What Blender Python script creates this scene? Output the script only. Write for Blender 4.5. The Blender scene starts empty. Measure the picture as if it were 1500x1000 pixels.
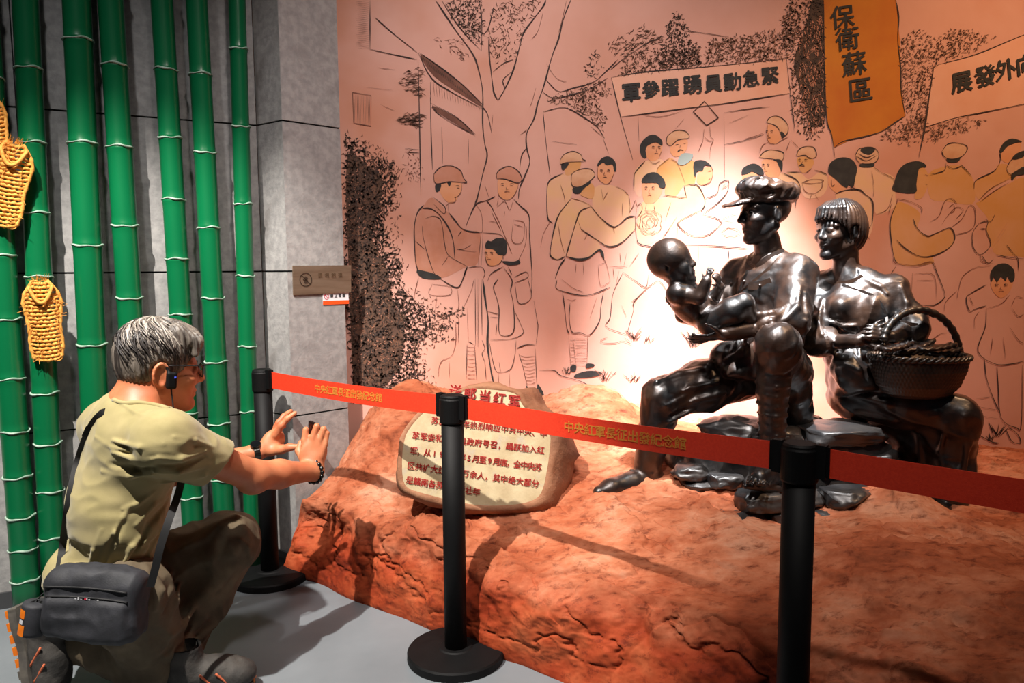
import bpy, bmesh, math, random
import numpy as np
from mathutils import Vector, Matrix

random.seed(7)
SC = bpy.context.scene
COL = SC.collection

# ------------------------------------------------------------------ camera
F, PITCH, ROLL, CAMH = 1100.0, math.atan(108 / 1100.0), math.radians(0.4), 1.12
_fw = np.array([0, math.cos(PITCH), -math.sin(PITCH)])
_r0 = np.array([1.0, 0, 0]); _u0 = np.array([0, math.sin(PITCH), math.cos(PITCH)])
_rt = math.cos(ROLL) * _r0 - math.sin(ROLL) * _u0
_up = math.cos(ROLL) * _u0 + math.sin(ROLL) * _r0
EYE = np.array([0, 0, CAMH])
cam_d = bpy.data.cameras.new('camera'); cam = bpy.data.objects.new('camera', cam_d); COL.objects.link(cam)
cam.matrix_world = Matrix(((_rt[0], _up[0], -_fw[0], 0), (_rt[1], _up[1], -_fw[1], 0), (_rt[2], _up[2], -_fw[2], CAMH), (0, 0, 0, 1)))
cam_d.sensor_width = 36; cam_d.lens = 36 * F / 1500; cam_d.clip_start = 0.05
SC.camera = cam

# ------------------------------------------------------------------ light
w = bpy.data.worlds.new('world'); SC.world = w; w.use_nodes = True
w.node_tree.nodes['Background'].inputs[0].default_value = (0.75, 0.82, 1.0, 1)
w.node_tree.nodes['Background'].inputs[1].default_value = 0.014
SC.view_settings.view_transform = 'Standard'; SC.view_settings.look = 'None'
SC.view_settings.gamma = 1; SC.view_settings.exposure = 0.4; SC.view_settings.use_curve_mapping = False

def spot(name, loc, target, watts, color, deg, blend, radius):
    l = bpy.data.lights.new(name, 'SPOT'); l.energy = watts; l.color = color
    l.spot_size = math.radians(deg); l.spot_blend = blend; l.shadow_soft_size = radius
    o = bpy.data.objects.new(name, l); COL.objects.link(o); o.location = loc
    o.rotation_euler = (Vector(target) - Vector(loc)).to_track_quat('-Z', 'Y').to_euler()
    return o
spot('key_spot', (-1.25, 0.85, 3.2), (-0.85, 2.2, 0.30), 600, (1.0, 0.94, 0.86), 50, 0.5, 0.02)
spot('statue_spot', (0.62, 1.80, 3.4), (0.86, 2.86, 0.52), 2150, (0.96, 0.98, 1.0), 29, 1.0, 0.025)
spot('mural_wash_spot', (0.1, 0.9, 3.4), (0.12, 3.0, 0.95), 215, (1.0, 0.88, 0.83), 68, 1.0, 0.15)
spot('warm_spot', (2.2, 1.6, 3.3), (1.7, 3.0, 0.9), 150, (1.0, 0.60, 0.33), 75, 1.0, 0.1)
spot('column_spot', (-1.0, 1.3, 3.3), (-1.2, 2.72, 0.3), 60, (1.0, 0.98, 0.97), 54, 1.0, 0.06)
spot('belt_fill_spot', (0.45, 0.30, 3.3), (0.55, 1.80, 0.45), 90, (1.0, 0.93, 0.86), 42, 1.0, 0.06)  # added fill light, brightens the belts from the camera side

# ------------------------------------------------------------------ helpers
def at(px, py, Y):
    d = _fw * F + _rt * (px - 750) - _up * (py - 500)
    return EYE + d * (Y / d[1])
def atz(px, py, z):
    d = _fw * F + _rt * (px - 750) - _up * (py - 500)
    return EYE + d * ((z - CAMH) / d[2])
def at_plane(px, py, p0, n):
    d = _fw * F + _rt * (px - 750) - _up * (py - 500)
    return EYE + d * (np.dot(np.array(p0) - EYE, n) / np.dot(d, n))
def proj(p):
    q = np.asarray(p, float) - EYE
    return 750 + F * q.dot(_rt) / q.dot(_fw), 500 - F * q.dot(_up) / q.dot(_fw)
def lin(c):
    return c / 12.92 if c <= 0.04045 else ((c + 0.055) / 1.055) ** 2.4
def rgb(r, g, b):
    return (lin(r / 255), lin(g / 255), lin(b / 255), 1)
def unit(v):
    v = np.asarray(v, float); return v / (np.linalg.norm(v) + 1e-12)

WPOS = {}
def tag(o, label=None, cat=None, group=None, kind=None):
    if label: o['label'] = label
    if cat: o['category'] = cat
    if group: o['group'] = group
    if kind: o['kind'] = kind
    return o
def empty(name, loc):
    o = bpy.data.objects.new(name, None); COL.objects.link(o); o.empty_display_size = 0.05
    o.location = tuple(loc); WPOS[o.name] = np.array(loc, float); return o
def mk(name, V, Fc, m, parent=None, smooth=False):
    V = np.asarray(V, float).reshape(-1, 3)
    c = (V.min(0) + V.max(0)) / 2
    me = bpy.data.meshes.new(name); me.from_pydata((V - c).tolist(), [], [list(map(int, f)) for f in Fc]); me.update()
    return mko(name, me, c, m, parent, smooth)
def mko(name, me, c, m, parent=None, smooth=False):
    ms = m if isinstance(m, (list, tuple)) else [m]
    if len(me.materials) == 0:
        for x in ms: me.materials.append(x)
    if smooth: me.polygons.foreach_set('use_smooth', [True] * len(me.polygons))
    o = bpy.data.objects.new(name, me); COL.objects.link(o)
    WPOS[o.name] = np.array(c, float)
    if parent is not None:
        o.parent = parent; o.location = tuple(np.array(c) - WPOS[parent.name])
    else: o.location = tuple(c)
    return o

class MB:
    """collects geometry for ONE mesh"""
    def __init__(s): s.V = []; s.F = []; s.n = 0
    def add(s, V, Fc):
        V = np.asarray(V, float).reshape(-1, 3)
        s.V.append(V); s.F += [[i + s.n for i in f] for f in Fc]; s.n += len(V)
    def box(s, c, half, R=None):
        R = np.eye(3) if R is None else np.asarray(R)
        q = np.array([[x, y, z] for x in (-1, 1) for y in (-1, 1) for z in (-1, 1)]) * np.array(half)
        s.add(q @ R.T + np.array(c), [(0, 1, 3, 2), (4, 6, 7, 5), (0, 4, 5, 1), (2, 3, 7, 6), (0, 2, 6, 4), (1, 5, 7, 3)])
    def tube(s, pts, r, n=8, closed=False, caps=True, up=None):
        P = np.asarray(pts, float); m = len(P)
        rr = np.broadcast_to(np.asarray(r, float), (m,))
        T = np.gradient(P, axis=0) if not closed else np.roll(P, -1, 0) - np.roll(P, 1, 0)
        T /= np.linalg.norm(T, axis=1)[:, None] + 1e-12
        a = np.array([0, 0, 1.0]) if up is None else np.array(up, float)
        if abs(T[0].dot(a)) > 0.95: a = np.array([1.0, 0, 0])
        V = []; b = unit(np.cross(T[0], a))
        for i in range(m):
            b = unit(b - T[i] * b.dot(T[i])); c = np.cross(T[i], b)
            for k in range(n):
                t = 2 * math.pi * k / n; V.append(P[i] + rr[i] * (math.cos(t) * b + math.sin(t) * c))
        Fc = []
        for i in range(m if closed else m - 1):
            j = (i + 1) % m
            for k in range(n):
                l = (k + 1) % n; Fc.append((i * n + k, j * n + k, j * n + l, i * n + l))
        if caps and not closed: Fc += [tuple(range(n)), tuple(range((m - 1) * n + n - 1, (m - 1) * n - 1, -1))]
        s.add(V, Fc)
    def lathe(s, prof, c, n=40):
        V = []; m = len(prof)
        for r, z in prof:
            for k in range(n):
                t = 2 * math.pi * k / n; V.append((c[0] + r * math.cos(t), c[1] + r * math.sin(t), c[2] + z))
        Fc = [(i * n + k, i * n + (k + 1) % n, (i + 1) * n + (k + 1) % n, (i + 1) * n + k) for i in range(m - 1) for k in range(n)]
        Fc += [tuple(range(n - 1, -1, -1)), tuple(range((m - 1) * n, m * n))]
        s.add(V, Fc)
    def strip(s, A, B):
        A = np.asarray(A); B = np.asarray(B); m = len(A)
        s.add(np.concatenate([A, B]), [(i, i + 1, m + i + 1, m + i) for i in range(m - 1)])
    def build(s, name, m, parent=None, smooth=False):
        return mk(name, np.concatenate(s.V), s.F, m, parent, smooth)

# ------------------------------------------------------------------ materials
def mat(name, c1, c2=None, rough=0.6, metal=0.0, scale=8.0, bump=0.0, bscale=None, spec=0.5, detail=4, stretch=(1, 1, 1), lo=0.35, hi=0.65, c3=None, c3scale=2.0, c3lo=0.5, c3hi=0.7, coords='Object', rvar=0.0, sheen=0.0):
    m = bpy.data.materials.new(name); m.use_nodes = True
    nt = m.node_tree; N = nt.nodes; L = nt.links
    b = N['Principled BSDF']
    b.inputs['Roughness'].default_value = rough; b.inputs['Metallic'].default_value = metal
    b.inputs['Specular IOR Level'].default_value = spec
    b.inputs['Base Color'].default_value = c1
    if sheen: b.inputs['Sheen Weight'].default_value = sheen
    if c2 is None and not bump: return m
    tc = N.new('ShaderNodeTexCoord'); mp = N.new('ShaderNodeMapping'); mp.inputs['Scale'].default_value = stretch
    src = tc.outputs[coords] 
    if coords == 'World':
        pass
    L.new(src, mp.inputs[0])
    def noise(sc, det=detail, rg=0.55):
        n = N.new('ShaderNodeTexNoise'); n.inputs['Scale'].default_value = sc; n.inputs['Detail'].default_value = det
        n.inputs['Roughness'].default_value = rg; L.new(mp.outputs[0], n.inputs['Vector']); return n
    def ramp(a, p0, p1, q0, q1):
        r = N.new('ShaderNodeValToRGB'); r.color_ramp.elements[0].position = p0; r.color_ramp.elements[1].position = p1
        r.color_ramp.elements[0].color = q0; r.color_ramp.elements[1].color = q1; L.new(a, r.inputs[0]); return r
    if c2 is not None:
        n1 = noise(scale); r1 = ramp(n1.outputs['Fac'], lo, hi, c1, c2); out = r1.outputs[0]
        if c3 is not None:
            n3 = noise(c3scale); r3 = ramp(n3.outputs['Fac'], c3lo, c3hi, (0, 0, 0, 1), (1, 1, 1, 1))
            mx = N.new('ShaderNodeMixRGB'); L.new(r3.outputs[0], mx.inputs[0]); L.new(out, mx.inputs[1]); mx.inputs[2].default_value = c3; out = mx.outputs[0]
        L.new(out, b.inputs['Base Color'])
        if rvar:
            mr = N.new('ShaderNodeMapRange'); mr.inputs[3].default_value = rough - rvar; mr.inputs[4].default_value = rough + rvar
            L.new(n1.outputs['Fac'], mr.inputs[0]); L.new(mr.outputs[0], b.inputs['Roughness'])
    if bump:
        nb = noise(bscale or scale * 3, 6, 0.6); bp = N.new('ShaderNodeBump'); bp.inputs['Strength'].default_value = bump
        bp.inputs['Distance'].default_value = 0.01; L.new(nb.outputs['Fac'], bp.inputs['Height']); L.new(bp.outputs[0], b.inputs['Normal'])
    return m

# ------------------------------------------------------------------ value noise
_rs = np.random.RandomState(3); _perm = _rs.rand(64, 64, 64).astype(np.float32)
def vnoise(x, y, z):
    x, y, z = np.broadcast_arrays(x, y, z)
    xi = np.floor(x).astype(np.int32); yi = np.floor(y).astype(np.int32); zi = np.floor(z).astype(np.int32)
    u = x - xi; v = y - yi; t = z - zi
    u = u * u * (3 - 2 * u); v = v * v * (3 - 2 * v); t = t * t * (3 - 2 * t)
    a = xi & 63; b = yi & 63; c = zi & 63; a1 = (xi + 1) & 63; b1 = (yi + 1) & 63; c1 = (zi + 1) & 63
    p = _perm
    e = lambda c_: (p[a, b, c_] * (1 - u) + p[a1, b, c_] * u) * (1 - v) + (p[a, b1, c_] * (1 - u) + p[a1, b1, c_] * u) * v
    return (e(c) * (1 - t) + e(c1) * t) * 2 - 1
def fbm(x, y, z, o=4):
    r = 0; a = 1; 
    for i in range(o):
        r = r + a * vnoise(x * 2 ** i + 7.3 * i, y * 2 ** i + 3.1 * i, z * 2 ** i + 1.7 * i); a *= 0.5
    return r

# ------------------------------------------------------------------ signed distance modelling
class SDF:
    def __init__(s, lo, hi, h):
        s.lo = np.array(lo, float); s.h = h
        s.n = np.ceil((np.array(hi) - s.lo) / h).astype(int) + 1
        s.d = np.full(s.n, 1.0, np.float32)
        s.ax = [(s.lo[i] + h * np.arange(s.n[i])).astype(np.float32) for i in range(3)]
    def _sl(s, lo, hi):
        a = np.clip(np.floor((np.array(lo) - s.lo) / s.h).astype(int), 0, s.n); b = np.clip(np.ceil((np.array(hi) - s.lo) / s.h).astype(int) + 1, 0, s.n)
        if (b <= a).any(): return None
        return tuple(slice(a[i], b[i]) for i in range(3))
    def _P(s, sl):
        return s.ax[0][sl[0]][:, None, None], s.ax[1][sl[1]][None, :, None], s.ax[2][sl[2]][None, None, :]
    def put(s, f, lo, hi, k, sub=False):
        pad = k + 3 * s.h
        sl = s._sl(np.array(lo) - pad, np.array(hi) + pad)
        if sl is None: return
        e = f(*s._P(sl)).astype(np.float32); d = s.d[sl]
        if sub:
            e = -e
            hh = np.maximum(k - np.abs(d - e), 0) / max(k, 1e-6)
            s.d[sl] = np.maximum(d, e) + hh * hh * k * 0.25
        else:
            hh = np.maximum(k - np.abs(d - e), 0) / max(k, 1e-6)
            s.d[sl] = np.minimum(d, e) - hh * hh * k * 0.25
    def cone(s, a, b, ra, rb=None, k=0.01, sub=False):
        a = np.array(a, float); b = np.array(b, float); rb = ra if rb is None else rb
        ab = b - a; L2 = max(ab.dot(ab), 1e-9); R = max(ra, rb)
        def f(x, y, z):
            t = np.clip(((x - a[0]) * ab[0] + (y - a[1]) * ab[1] + (z - a[2]) * ab[2]) / L2, 0, 1)
            return np.sqrt((x - a[0] - t * ab[0]) ** 2 + (y - a[1] - t * ab[1]) ** 2 + (z - a[2] - t * ab[2]) ** 2) - (ra + (rb - ra) * t)
        s.put(f, np.minimum(a, b) - R, np.maximum(a, b) + R, k, sub)
    def chain(s, pts, rs, k=0.01, sub=False):
        rs = list(rs) if hasattr(rs, '__len__') else [rs] * len(pts)
        for i in range(len(pts) - 1): s.cone(pts[i], pts[i + 1], rs[i], rs[i + 1], k, sub)
    def ell(s, c, r, R=None, k=0.01, sub=False):
        c = np.array(c, float); r = np.array(r, float); R = np.eye(3) if R is None else np.asarray(R, float)
        def f(x, y, z):
            p = [(x - c[0]) * R[i][0] + (y - c[1]) * R[i][1] + (z - c[2]) * R[i][2] for i in range(3)]
            k0 = np.sqrt(sum((p[i] / r[i]) ** 2 for i in range(3))); k1 = np.sqrt(sum((p[i] / r[i] ** 2) ** 2 for i in range(3))) + 1e-6
            return k0 * (k0 - 1) / k1
        e = np.sqrt(((R * r[:, None]) ** 2).sum(0))
        s.put(f, c - e, c + e, k, sub)
    def ball(s, c, r, k=0.01, sub=False): s.cone(c, c, r, r, k, sub)
    def box(s, c, half, R=None, r=0.005, k=0.005, sub=False):
        c = np.array(c, float); hf = np.array(half, float) - r; R = np.eye(3) if R is None else np.asarray(R, float)
        def f(x, y, z):
            q = [np.abs((x - c[0]) * R[i][0] + (y - c[1]) * R[i][1] + (z - c[2]) * R[i][2]) - hf[i] for i in range(3)]
            return np.sqrt(sum(np.maximum(v, 0) ** 2 for v in q)) + np.minimum(np.maximum(np.maximum(q[0], q[1]), q[2]), 0) - r
        e = (np.abs(R) * np.array(half)[:, None]).sum(0)
        s.put(f, c - e, c + e, k, sub)
    def cut(s, p, n, k=0.004, lo=None, hi=None):
        """remove everything on the side n points to"""
        n = unit(n); p = np.array(p, float)
        lo = s.lo if lo is None else lo; hi = s.lo + s.h * s.n if hi is None else hi
        s.put(lambda x, y, z: -((x - p[0]) * n[0] + (y - p[1]) * n[1] + (z - p[2]) * n[2]), lo, hi, k, True)
    def disp(s, f, lo=None, hi=None):
        lo = s.lo if lo is None else lo; hi = s.lo + s.h * s.n if hi is None else hi
        sl = s._sl(lo, hi)
        if sl is None: return
        d = s.d[sl]; msk = np.abs(d) < 0.03
        if not msk.any(): return
        X, Y, Z = np.broadcast_arrays(*s._P(sl))
        d[msk] += f(X[msk], Y[msk], Z[msk]).astype(np.float32)
    def merge(s, o):
        s.d = np.minimum(s.d, o.d)
    def like(s):
        n = SDF.__new__(SDF); n.lo = s.lo; n.h = s.h; n.n = s.n; n.ax = s.ax; n.d = np.full(s.n, 1.0, np.float32); return n
    def cloth(s, d, amp, freq, stretch=0.22, lo=None, hi=None, seed=0.0, sharp=True):
        """folds that run along direction d"""
        d = unit(d); a = unit(np.cross(d, [0.31, 0.77, 0.55])); b = np.cross(d, a)
        def f(x, y, z):
            u = (x * a[0] + y * a[1] + z * a[2]) * freq + seed; v = (x * b[0] + y * b[1] + z * b[2]) * freq; t = (x * d[0] + y * d[1] + z * d[2]) * freq * stretch
            n = vnoise(u, v, t) + 0.5 * vnoise(u * 2 + 9, v * 2, t * 2 + 5)
            return amp * ((np.abs(n) * 1.6 - 0.55) if sharp else n)
        s.disp(f, lo, hi)
    def val(s, p):
        q = (np.asarray(p) - s.lo) / s.h; i = np.clip(np.round(q).astype(int), 0, s.n - 1)
        return s.d[i[..., 0], i[..., 1], i[..., 2]]
    def surf(s, px, py, y0=None, y1=None):
        """first surface point met by the sight line through a picture point"""
        y0 = s.lo[1] if y0 is None else y0; y1 = s.lo[1] + s.h * s.n[1] if y1 is None else y1
        ys = np.arange(y0, y1, s.h * 0.5); p0 = at(px, py, 1.0) - EYE
        P = EYE + ys[:, None] * p0[None]
        inside = ((P > s.lo) & (P < s.lo + s.h * (s.n - 1))).all(1)
        v = np.where(inside, s.val(P), 1.0)
        w_ = np.where(v < 0)[0]
        return P[w_[0]] if len(w_) else None
    def ridge(s, pts, r, k=0.008, sub=False, push=0.0, taper=True, y0=None):
        P = [s.surf(a, b, y0) for a, b in pts]; P = [p for p in P if p is not None]
        if len(P) < 2: return
        P = [EYE + (p - EYE) * (1 + push / p[1]) for p in P]
        n = len(P); rs = [r * (0.35 + 0.65 * math.sin(math.pi * (i + 0.35) / (n - 0.3))) if taper else r for i in range(n)]
        s.chain(P, rs, k, sub)
    def mesh(s):
        d = s.d; neg = d < 0
        A = np.zeros(np.array(d.shape) - 1, bool); B = np.ones_like(A)
        for i in (0, 1):
            for j in (0, 1):
                for k in (0, 1):
                    q = neg[i:d.shape[0] - 1 + i, j:d.shape[1] - 1 + j, k:d.shape[2] - 1 + k]; A |= q; B &= q
        I = np.argwhere(A & ~B); idx = np.full(A.shape, -1, np.int64); idx[I[:, 0], I[:, 1], I[:, 2]] = np.arange(len(I))
        S = np.zeros((len(I), 3)); C = np.zeros(len(I))
        cor = [(i, j, k) for i in (0, 1) for j in (0, 1) for k in (0, 1)]
        for a in cor:
            for ax in range(3):
                if a[ax]: continue
                b = list(a); b[ax] = 1
                da = d[I[:, 0] + a[0], I[:, 1] + a[1], I[:, 2] + a[2]]; db = d[I[:, 0] + b[0], I[:, 1] + b[1], I[:, 2] + b[2]]
                cr = (da < 0) != (db < 0); t = np.where(cr, da / np.where(cr, da - db, 1), 0)
                p = np.tile(np.array(a, float), (len(I), 1)); p[:, ax] += t
                S += p * cr[:, None]; C += cr
        V = s.lo + s.h * (I + S / C[:, None])
        Q = []
        for ax in range(3):
            b, c = (ax + 1) % 3, (ax + 2) % 3
            sl0 = [slice(None)] * 3; sl1 = [slice(None)] * 3; sl0[ax] = slice(0, -1); sl1[ax] = slice(1, None)
            n0 = neg[tuple(sl0)]; n1 = neg[tuple(sl1)]; E = np.argwhere(n0 != n1)
            E = E[(E[:, b] > 0) & (E[:, c] > 0) & (E[:, b] < d.shape[b] - 1) & (E[:, c] < d.shape[c] - 1)]
            fl = n0[E[:, 0], E[:, 1], E[:, 2]]
            def g(db, dc):
                e = E.copy(); e[:, b] += db; e[:, c] += dc; return idx[e[:, 0], e[:, 1], e[:, 2]]
            q = np.stack([g(-1, -1), g(0, -1), g(0, 0), g(-1, 0)], 1)
            q[~fl] = q[~fl][:, ::-1]; Q.append(q)
        return V, np.concatenate(Q)
    def build(s, name, m, parent=None, relax=1):
        V, Q = s.mesh()
        for _ in range(relax):
            acc = np.zeros_like(V); cnt = np.zeros(len(V))
            for i in range(4):
                a = Q[:, i]; b_ = Q[:, (i + 1) % 4]
                np.add.at(acc, a, V[b_]); np.add.at(acc, b_, V[a]); np.add.at(cnt, a, 1); np.add.at(cnt, b_, 1)
            V = 0.5 * V + 0.5 * acc / np.maximum(cnt, 1)[:, None]
        c = (V.min(0) + V.max(0)) / 2
        me = bpy.data.meshes.new(name); me.vertices.add(len(V)); me.vertices.foreach_set('co', (V - c).ravel())
        me.loops.add(Q.size); me.loops.foreach_set('vertex_index', Q.ravel().astype(np.int32))
        me.polygons.add(len(Q)); me.polygons.foreach_set('loop_start', np.arange(0, Q.size, 4, dtype=np.int32))
        me.update(calc_edges=True); me.validate()
        return mko(name, me, c, m, parent, True)

def smooth_line(P, n=5):
    P = np.array(P, float)
    if len(P) < 3: return np.array([P[0] + (P[-1] - P[0]) * t for t in np.linspace(0, 1, 6)])
    E = np.concatenate([[2 * P[0] - P[1]], P, [2 * P[-1] - P[-2]]]); out = []
    for i in range(1, len(E) - 2):
        p0, p1, p2, p3 = E[i - 1], E[i], E[i + 1], E[i + 2]
        for k in range(n):
            t = k / n; out.append(0.5 * (2 * p1 + (p2 - p0) * t + (2 * p0 - 5 * p1 + 4 * p2 - p3) * t * t + (3 * p1 - p0 - 3 * p2 + p3) * t ** 3))
    out.append(P[-1]); return np.array(out)
# ------------------------------------------------------------------ lettering
def text_mesh(txt, size=1.0, bold=0.0, extrude=0.0):
    cu = bpy.data.curves.new('lettering', 'FONT'); cu.body = txt; cu.size = size; cu.align_x = 'LEFT'; cu.offset = bold; cu.extrude = extrude
    cu.resolution_u = 2
    o = bpy.data.objects.new('lettering', cu); COL.objects.link(o)
    dg = bpy.context.evaluated_depsgraph_get(); me = o.evaluated_get(dg).to_mesh()
    V = np.array([v.co for v in me.vertices]); Fc = [tuple(p.vertices) for p in me.polygons]
    bpy.data.objects.remove(o); bpy.data.curves.remove(cu)
    return V, Fc
def thick(V, Fc, d):
    """heavier strokes: copies of the glyph shifted by d"""
    n = len(V); out = []; G = []
    for q, (ox, oy) in enumerate(((0, 0), (d, 0), (-d, 0), (0, d), (0, -d))): out.append(V + np.array([ox, oy, 0])); G += [tuple(i + q * n for i in f) for f in Fc]
    return np.concatenate(out), G
def glyph(txt, bold=0.0, extrude=0.0, _c={}):
    """a glyph normalised to a unit square centred on its em box"""
    key = (txt, bold, extrude)
    if key not in _c:
        V, Fc = text_mesh(txt, 1.0, 0.0, extrude)
        if len(V): 
            V = V.copy(); V[:, 0] -= 0.5; V[:, 1] -= 0.36
            if bold: V, Fc = thick(V, Fc, bold)
        _c[key] = (V, Fc)
    return _c[key]
# ================================================================== setting
MURAL_Y = 3.0
M_floor = mat('grey_floor', rgb(112, 118, 123), rgb(124, 130, 135), rough=0.45, scale=3, bump=0.03, bscale=60)
M_stone = mat('grey_granite', rgb(140, 138, 137), rgb(163, 160, 158), rough=0.75, scale=40, bump=0.15, bscale=90, c3=rgb(118, 114, 112), c3scale=9, c3lo=0.55, c3hi=0.75)
M_joint = mat('dark_joint', rgb(28, 28, 29), rough=0.9)
M_skirt = mat('dark_skirting', rgb(62, 62, 64), rough=0.5)
M_plaster = mat('mural_plaster', rgb(226, 172, 156), rgb(208, 148, 126), rough=0.85, scale=2.2, lo=0.3, hi=0.75, bump=0.05, bscale=30, c3=rgb(206, 132, 96), c3scale=1.1, c3lo=0.52, c3hi=0.75)

mb = MB(); mb.box((0, 1.5, -0.05), (5, 4.0, 0.05)); fl = mb.build('floor', M_floor); tag(fl, kind='structure')

A0 = (atz(0, 891, 0)[:2] + atz(0, 155, 1.645)[:2]) / 2
C1 = atz(376, 183.5, 1.645)[:2]; C2 = atz(413, 176, 1.645)[:2]; C3 = atz(498, 188, 1.645)[:2]
WD = unit(C1 - A0); WN = np.array([WD[1], -WD[0]])      # along the left wall, towards the room
A_ = C1 - WD * 2.6
ROWS = [0.0, 0.581, 1.113, 1.645, 2.177, 2.709, 3.241]
def v3(p, z): return np.array([p[0], p[1], z])
def slab(name, a, b, nrm, z0, z1, t, m, parent, back=0.0):
    """flat panel between plan points a and b, front face at nrm*0, thickness t behind"""
    q = []
    for z in (z0, z1):
        q += [v3(a - nrm * back, z), v3(b - nrm * back, z), v3(b - nrm * (t + back), z), v3(a - nrm * (t + back), z)]
    return mk(name, q, [(0, 1, 5, 4), (1, 2, 6, 5), (2, 3, 7, 6), (3, 0, 4, 7), (3, 2, 1, 0), (4, 5, 6, 7)], m, parent)
wl = slab('wall_left', A_, C1, WN, 0, 3.3, 0.1, M_joint, None, back=0.012); tag(wl, kind='structure')
cuts = [0, 0.62, 1.24, 1.86, 2.6]
for r in range(len(ROWS) - 1):
    for i in range(len(cuts) - 1):
        slab('stone_panel', A_ + WD * (cuts[i] + 0.002), A_ + WD * (cuts[i + 1] - 0.002), WN, ROWS[r] + 0.003, ROWS[r + 1] - 0.003, 0.011, M_stone, wl)
bl = slab('baseboard_left', A_, C1, WN, 0.0, 0.055, 0.01, M_skirt, None, back=-0.012); tag(bl, kind='structure')

# square column between the bamboo wall and the mural
N1 = unit(np.array([(C2 - C1)[1], -(C2 - C1)[0]])); N2 = unit(np.array([(C3 - C2)[1], -(C3 - C2)[0]]))
BK = np.array([C3[0] * (MURAL_Y + 0.04) / C3[1] * 1.003, MURAL_Y + 0.04]); BK0 = np.array([C1[0] - 0.02, MURAL_Y + 0.04])
pts = [C1 - N1 * 0.012, C2 - (N1 + N2) * 0.012, C3 - N2 * 0.012, BK, BK0]
V = [v3(p, 0) for p in pts] + [v3(p, 3.3) for p in pts]; n = len(pts)
wc = mk('wall_corner', V, [tuple(range(n - 1, -1, -1)), tuple(range(n, 2 * n))] + [(i, (i + 1) % n, n + (i + 1) % n, n + i) for i in range(n)], M_joint); tag(wc, kind='structure')
e1, e2 = unit(C2 - C1), unit(C3 - C2)
for r in range(len(ROWS) - 1):
    slab('stone_panel', C1, C2 - e1 * 0.001, N1, ROWS[r] + 0.003, ROWS[r + 1] - 0.003, 0.011, M_stone, wc)
    slab('stone_panel', C2 + e2 * 0.001, C3, N2, ROWS[r] + 0.003, ROWS[r + 1] - 0.003, 0.011, M_stone, wc)
bc = slab('baseboard_corner', C1, C2 + e1 * 0.008, N1, 0, 0.055, 0.008, M_skirt, None, back=-0.01); tag(bc, kind='structure')

mb = MB(); mb.box((1.6, MURAL_Y + 0.06, 1.65), (2.6, 0.06, 1.65)); wb = mb.build('wall_back', M_plaster); tag(wb, kind='structure')

# ------------------------------------------------------------------ red clay platform
F0 = atz(452, 853, 0)[:2]; F1 = atz(836, 1000, 0)[:2]
EU = unit(F1 - F0); EV = np.array([-EU[1], EU[0]])
if EV[1] < 0: EV = -EV
def sstep(a, b, x):
    t = np.clip((x - a) / (b - a), 0, 1); return t * t * (3 - 2 * t)
def gz(x, y, rough=True):
    """height of the platform surface"""
    x = np.asarray(x, float); y = np.asarray(y, float)
    u = (x - F0[0]) * EU[0] + (y - F0[1]) * EU[1]; v = (x - F0[0]) * EV[0] + (y - F0[1]) * EV[1]
    top = np.interp(v, [0.0, 0.10, 0.2, 0.36, 0.7, 1.0, 3], [0.25, 0.275, 0.305, 0.395, 0.47, 0.50, 0.5])
    g = 1 - 0.62 * sstep(0.75, 1.7, x)
    g = np.where(v > 0.1, g, 1)
    z = 0.265 + (top - 0.265) * g
    z = np.where(v < 0.1, top, z)
    for cx, cy, s, hgt in ((-0.47, 2.86, 0.13, 0.19), (-0.25, 2.9, 0.16, 0.16), (0.33, 2.88, 0.16, 0.12), (0.15, 2.95, 0.2, 0.07), (1.15, 2.18, 0.07, 0.06), (0.62, 2.15, 0.09, 0.02), (1.75, 2.75, 0.25, 0.08), (0.85, 2.20, 0.17, -0.055), (-0.10, 2.38, 0.11, 0.035), (-0.26, 2.42, 0.10, 0.03), (1.25, 2.3, 0.14, -0.03)):
        z = z + hgt * np.exp(-((x - cx) ** 2 + (y - cy) ** 2) / (2 * s * s))
    if rough:
        a = u * 0.9 + v * 0.2
        nz = fbm(u * 2.2 + 5, v * 3.5 + 9, u * 0.3, 5)
        rd = 1 - np.abs(fbm(u * 3.2 + 20, v * 8 + 4, v * 1.3, 4)); rd2 = 1 - np.abs(fbm(u * 9 + 2, v * 22 + 1, u * 2, 3))
        z = z + 0.016 * nz + 0.012 * (rd ** 3 - 0.4) + 0.007 * (rd2 ** 3 - 0.4)
        c1 = fbm(u * 2.6 + 31, v * 6.5 + 2, u * 0.7, 5); c2 = fbm(u * 5.5 + 3, v * 9 + 12, v * 0.7, 5); c3 = fbm(u * 3.4 + 50, v * 5 + 7, v * 0.4, 5)
        z = z - 0.011 * np.exp(-(c1 / 0.035) ** 2) - 0.007 * np.exp(-(c2 / 0.04) ** 2) + 0.013 * sstep(-0.04, 0.05, c3) - 0.006
    return z
NU, NV = 760, 400
us = np.linspace(-0.16, 3.4, NU)
V = np.zeros((NU, NV, 3))
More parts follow.
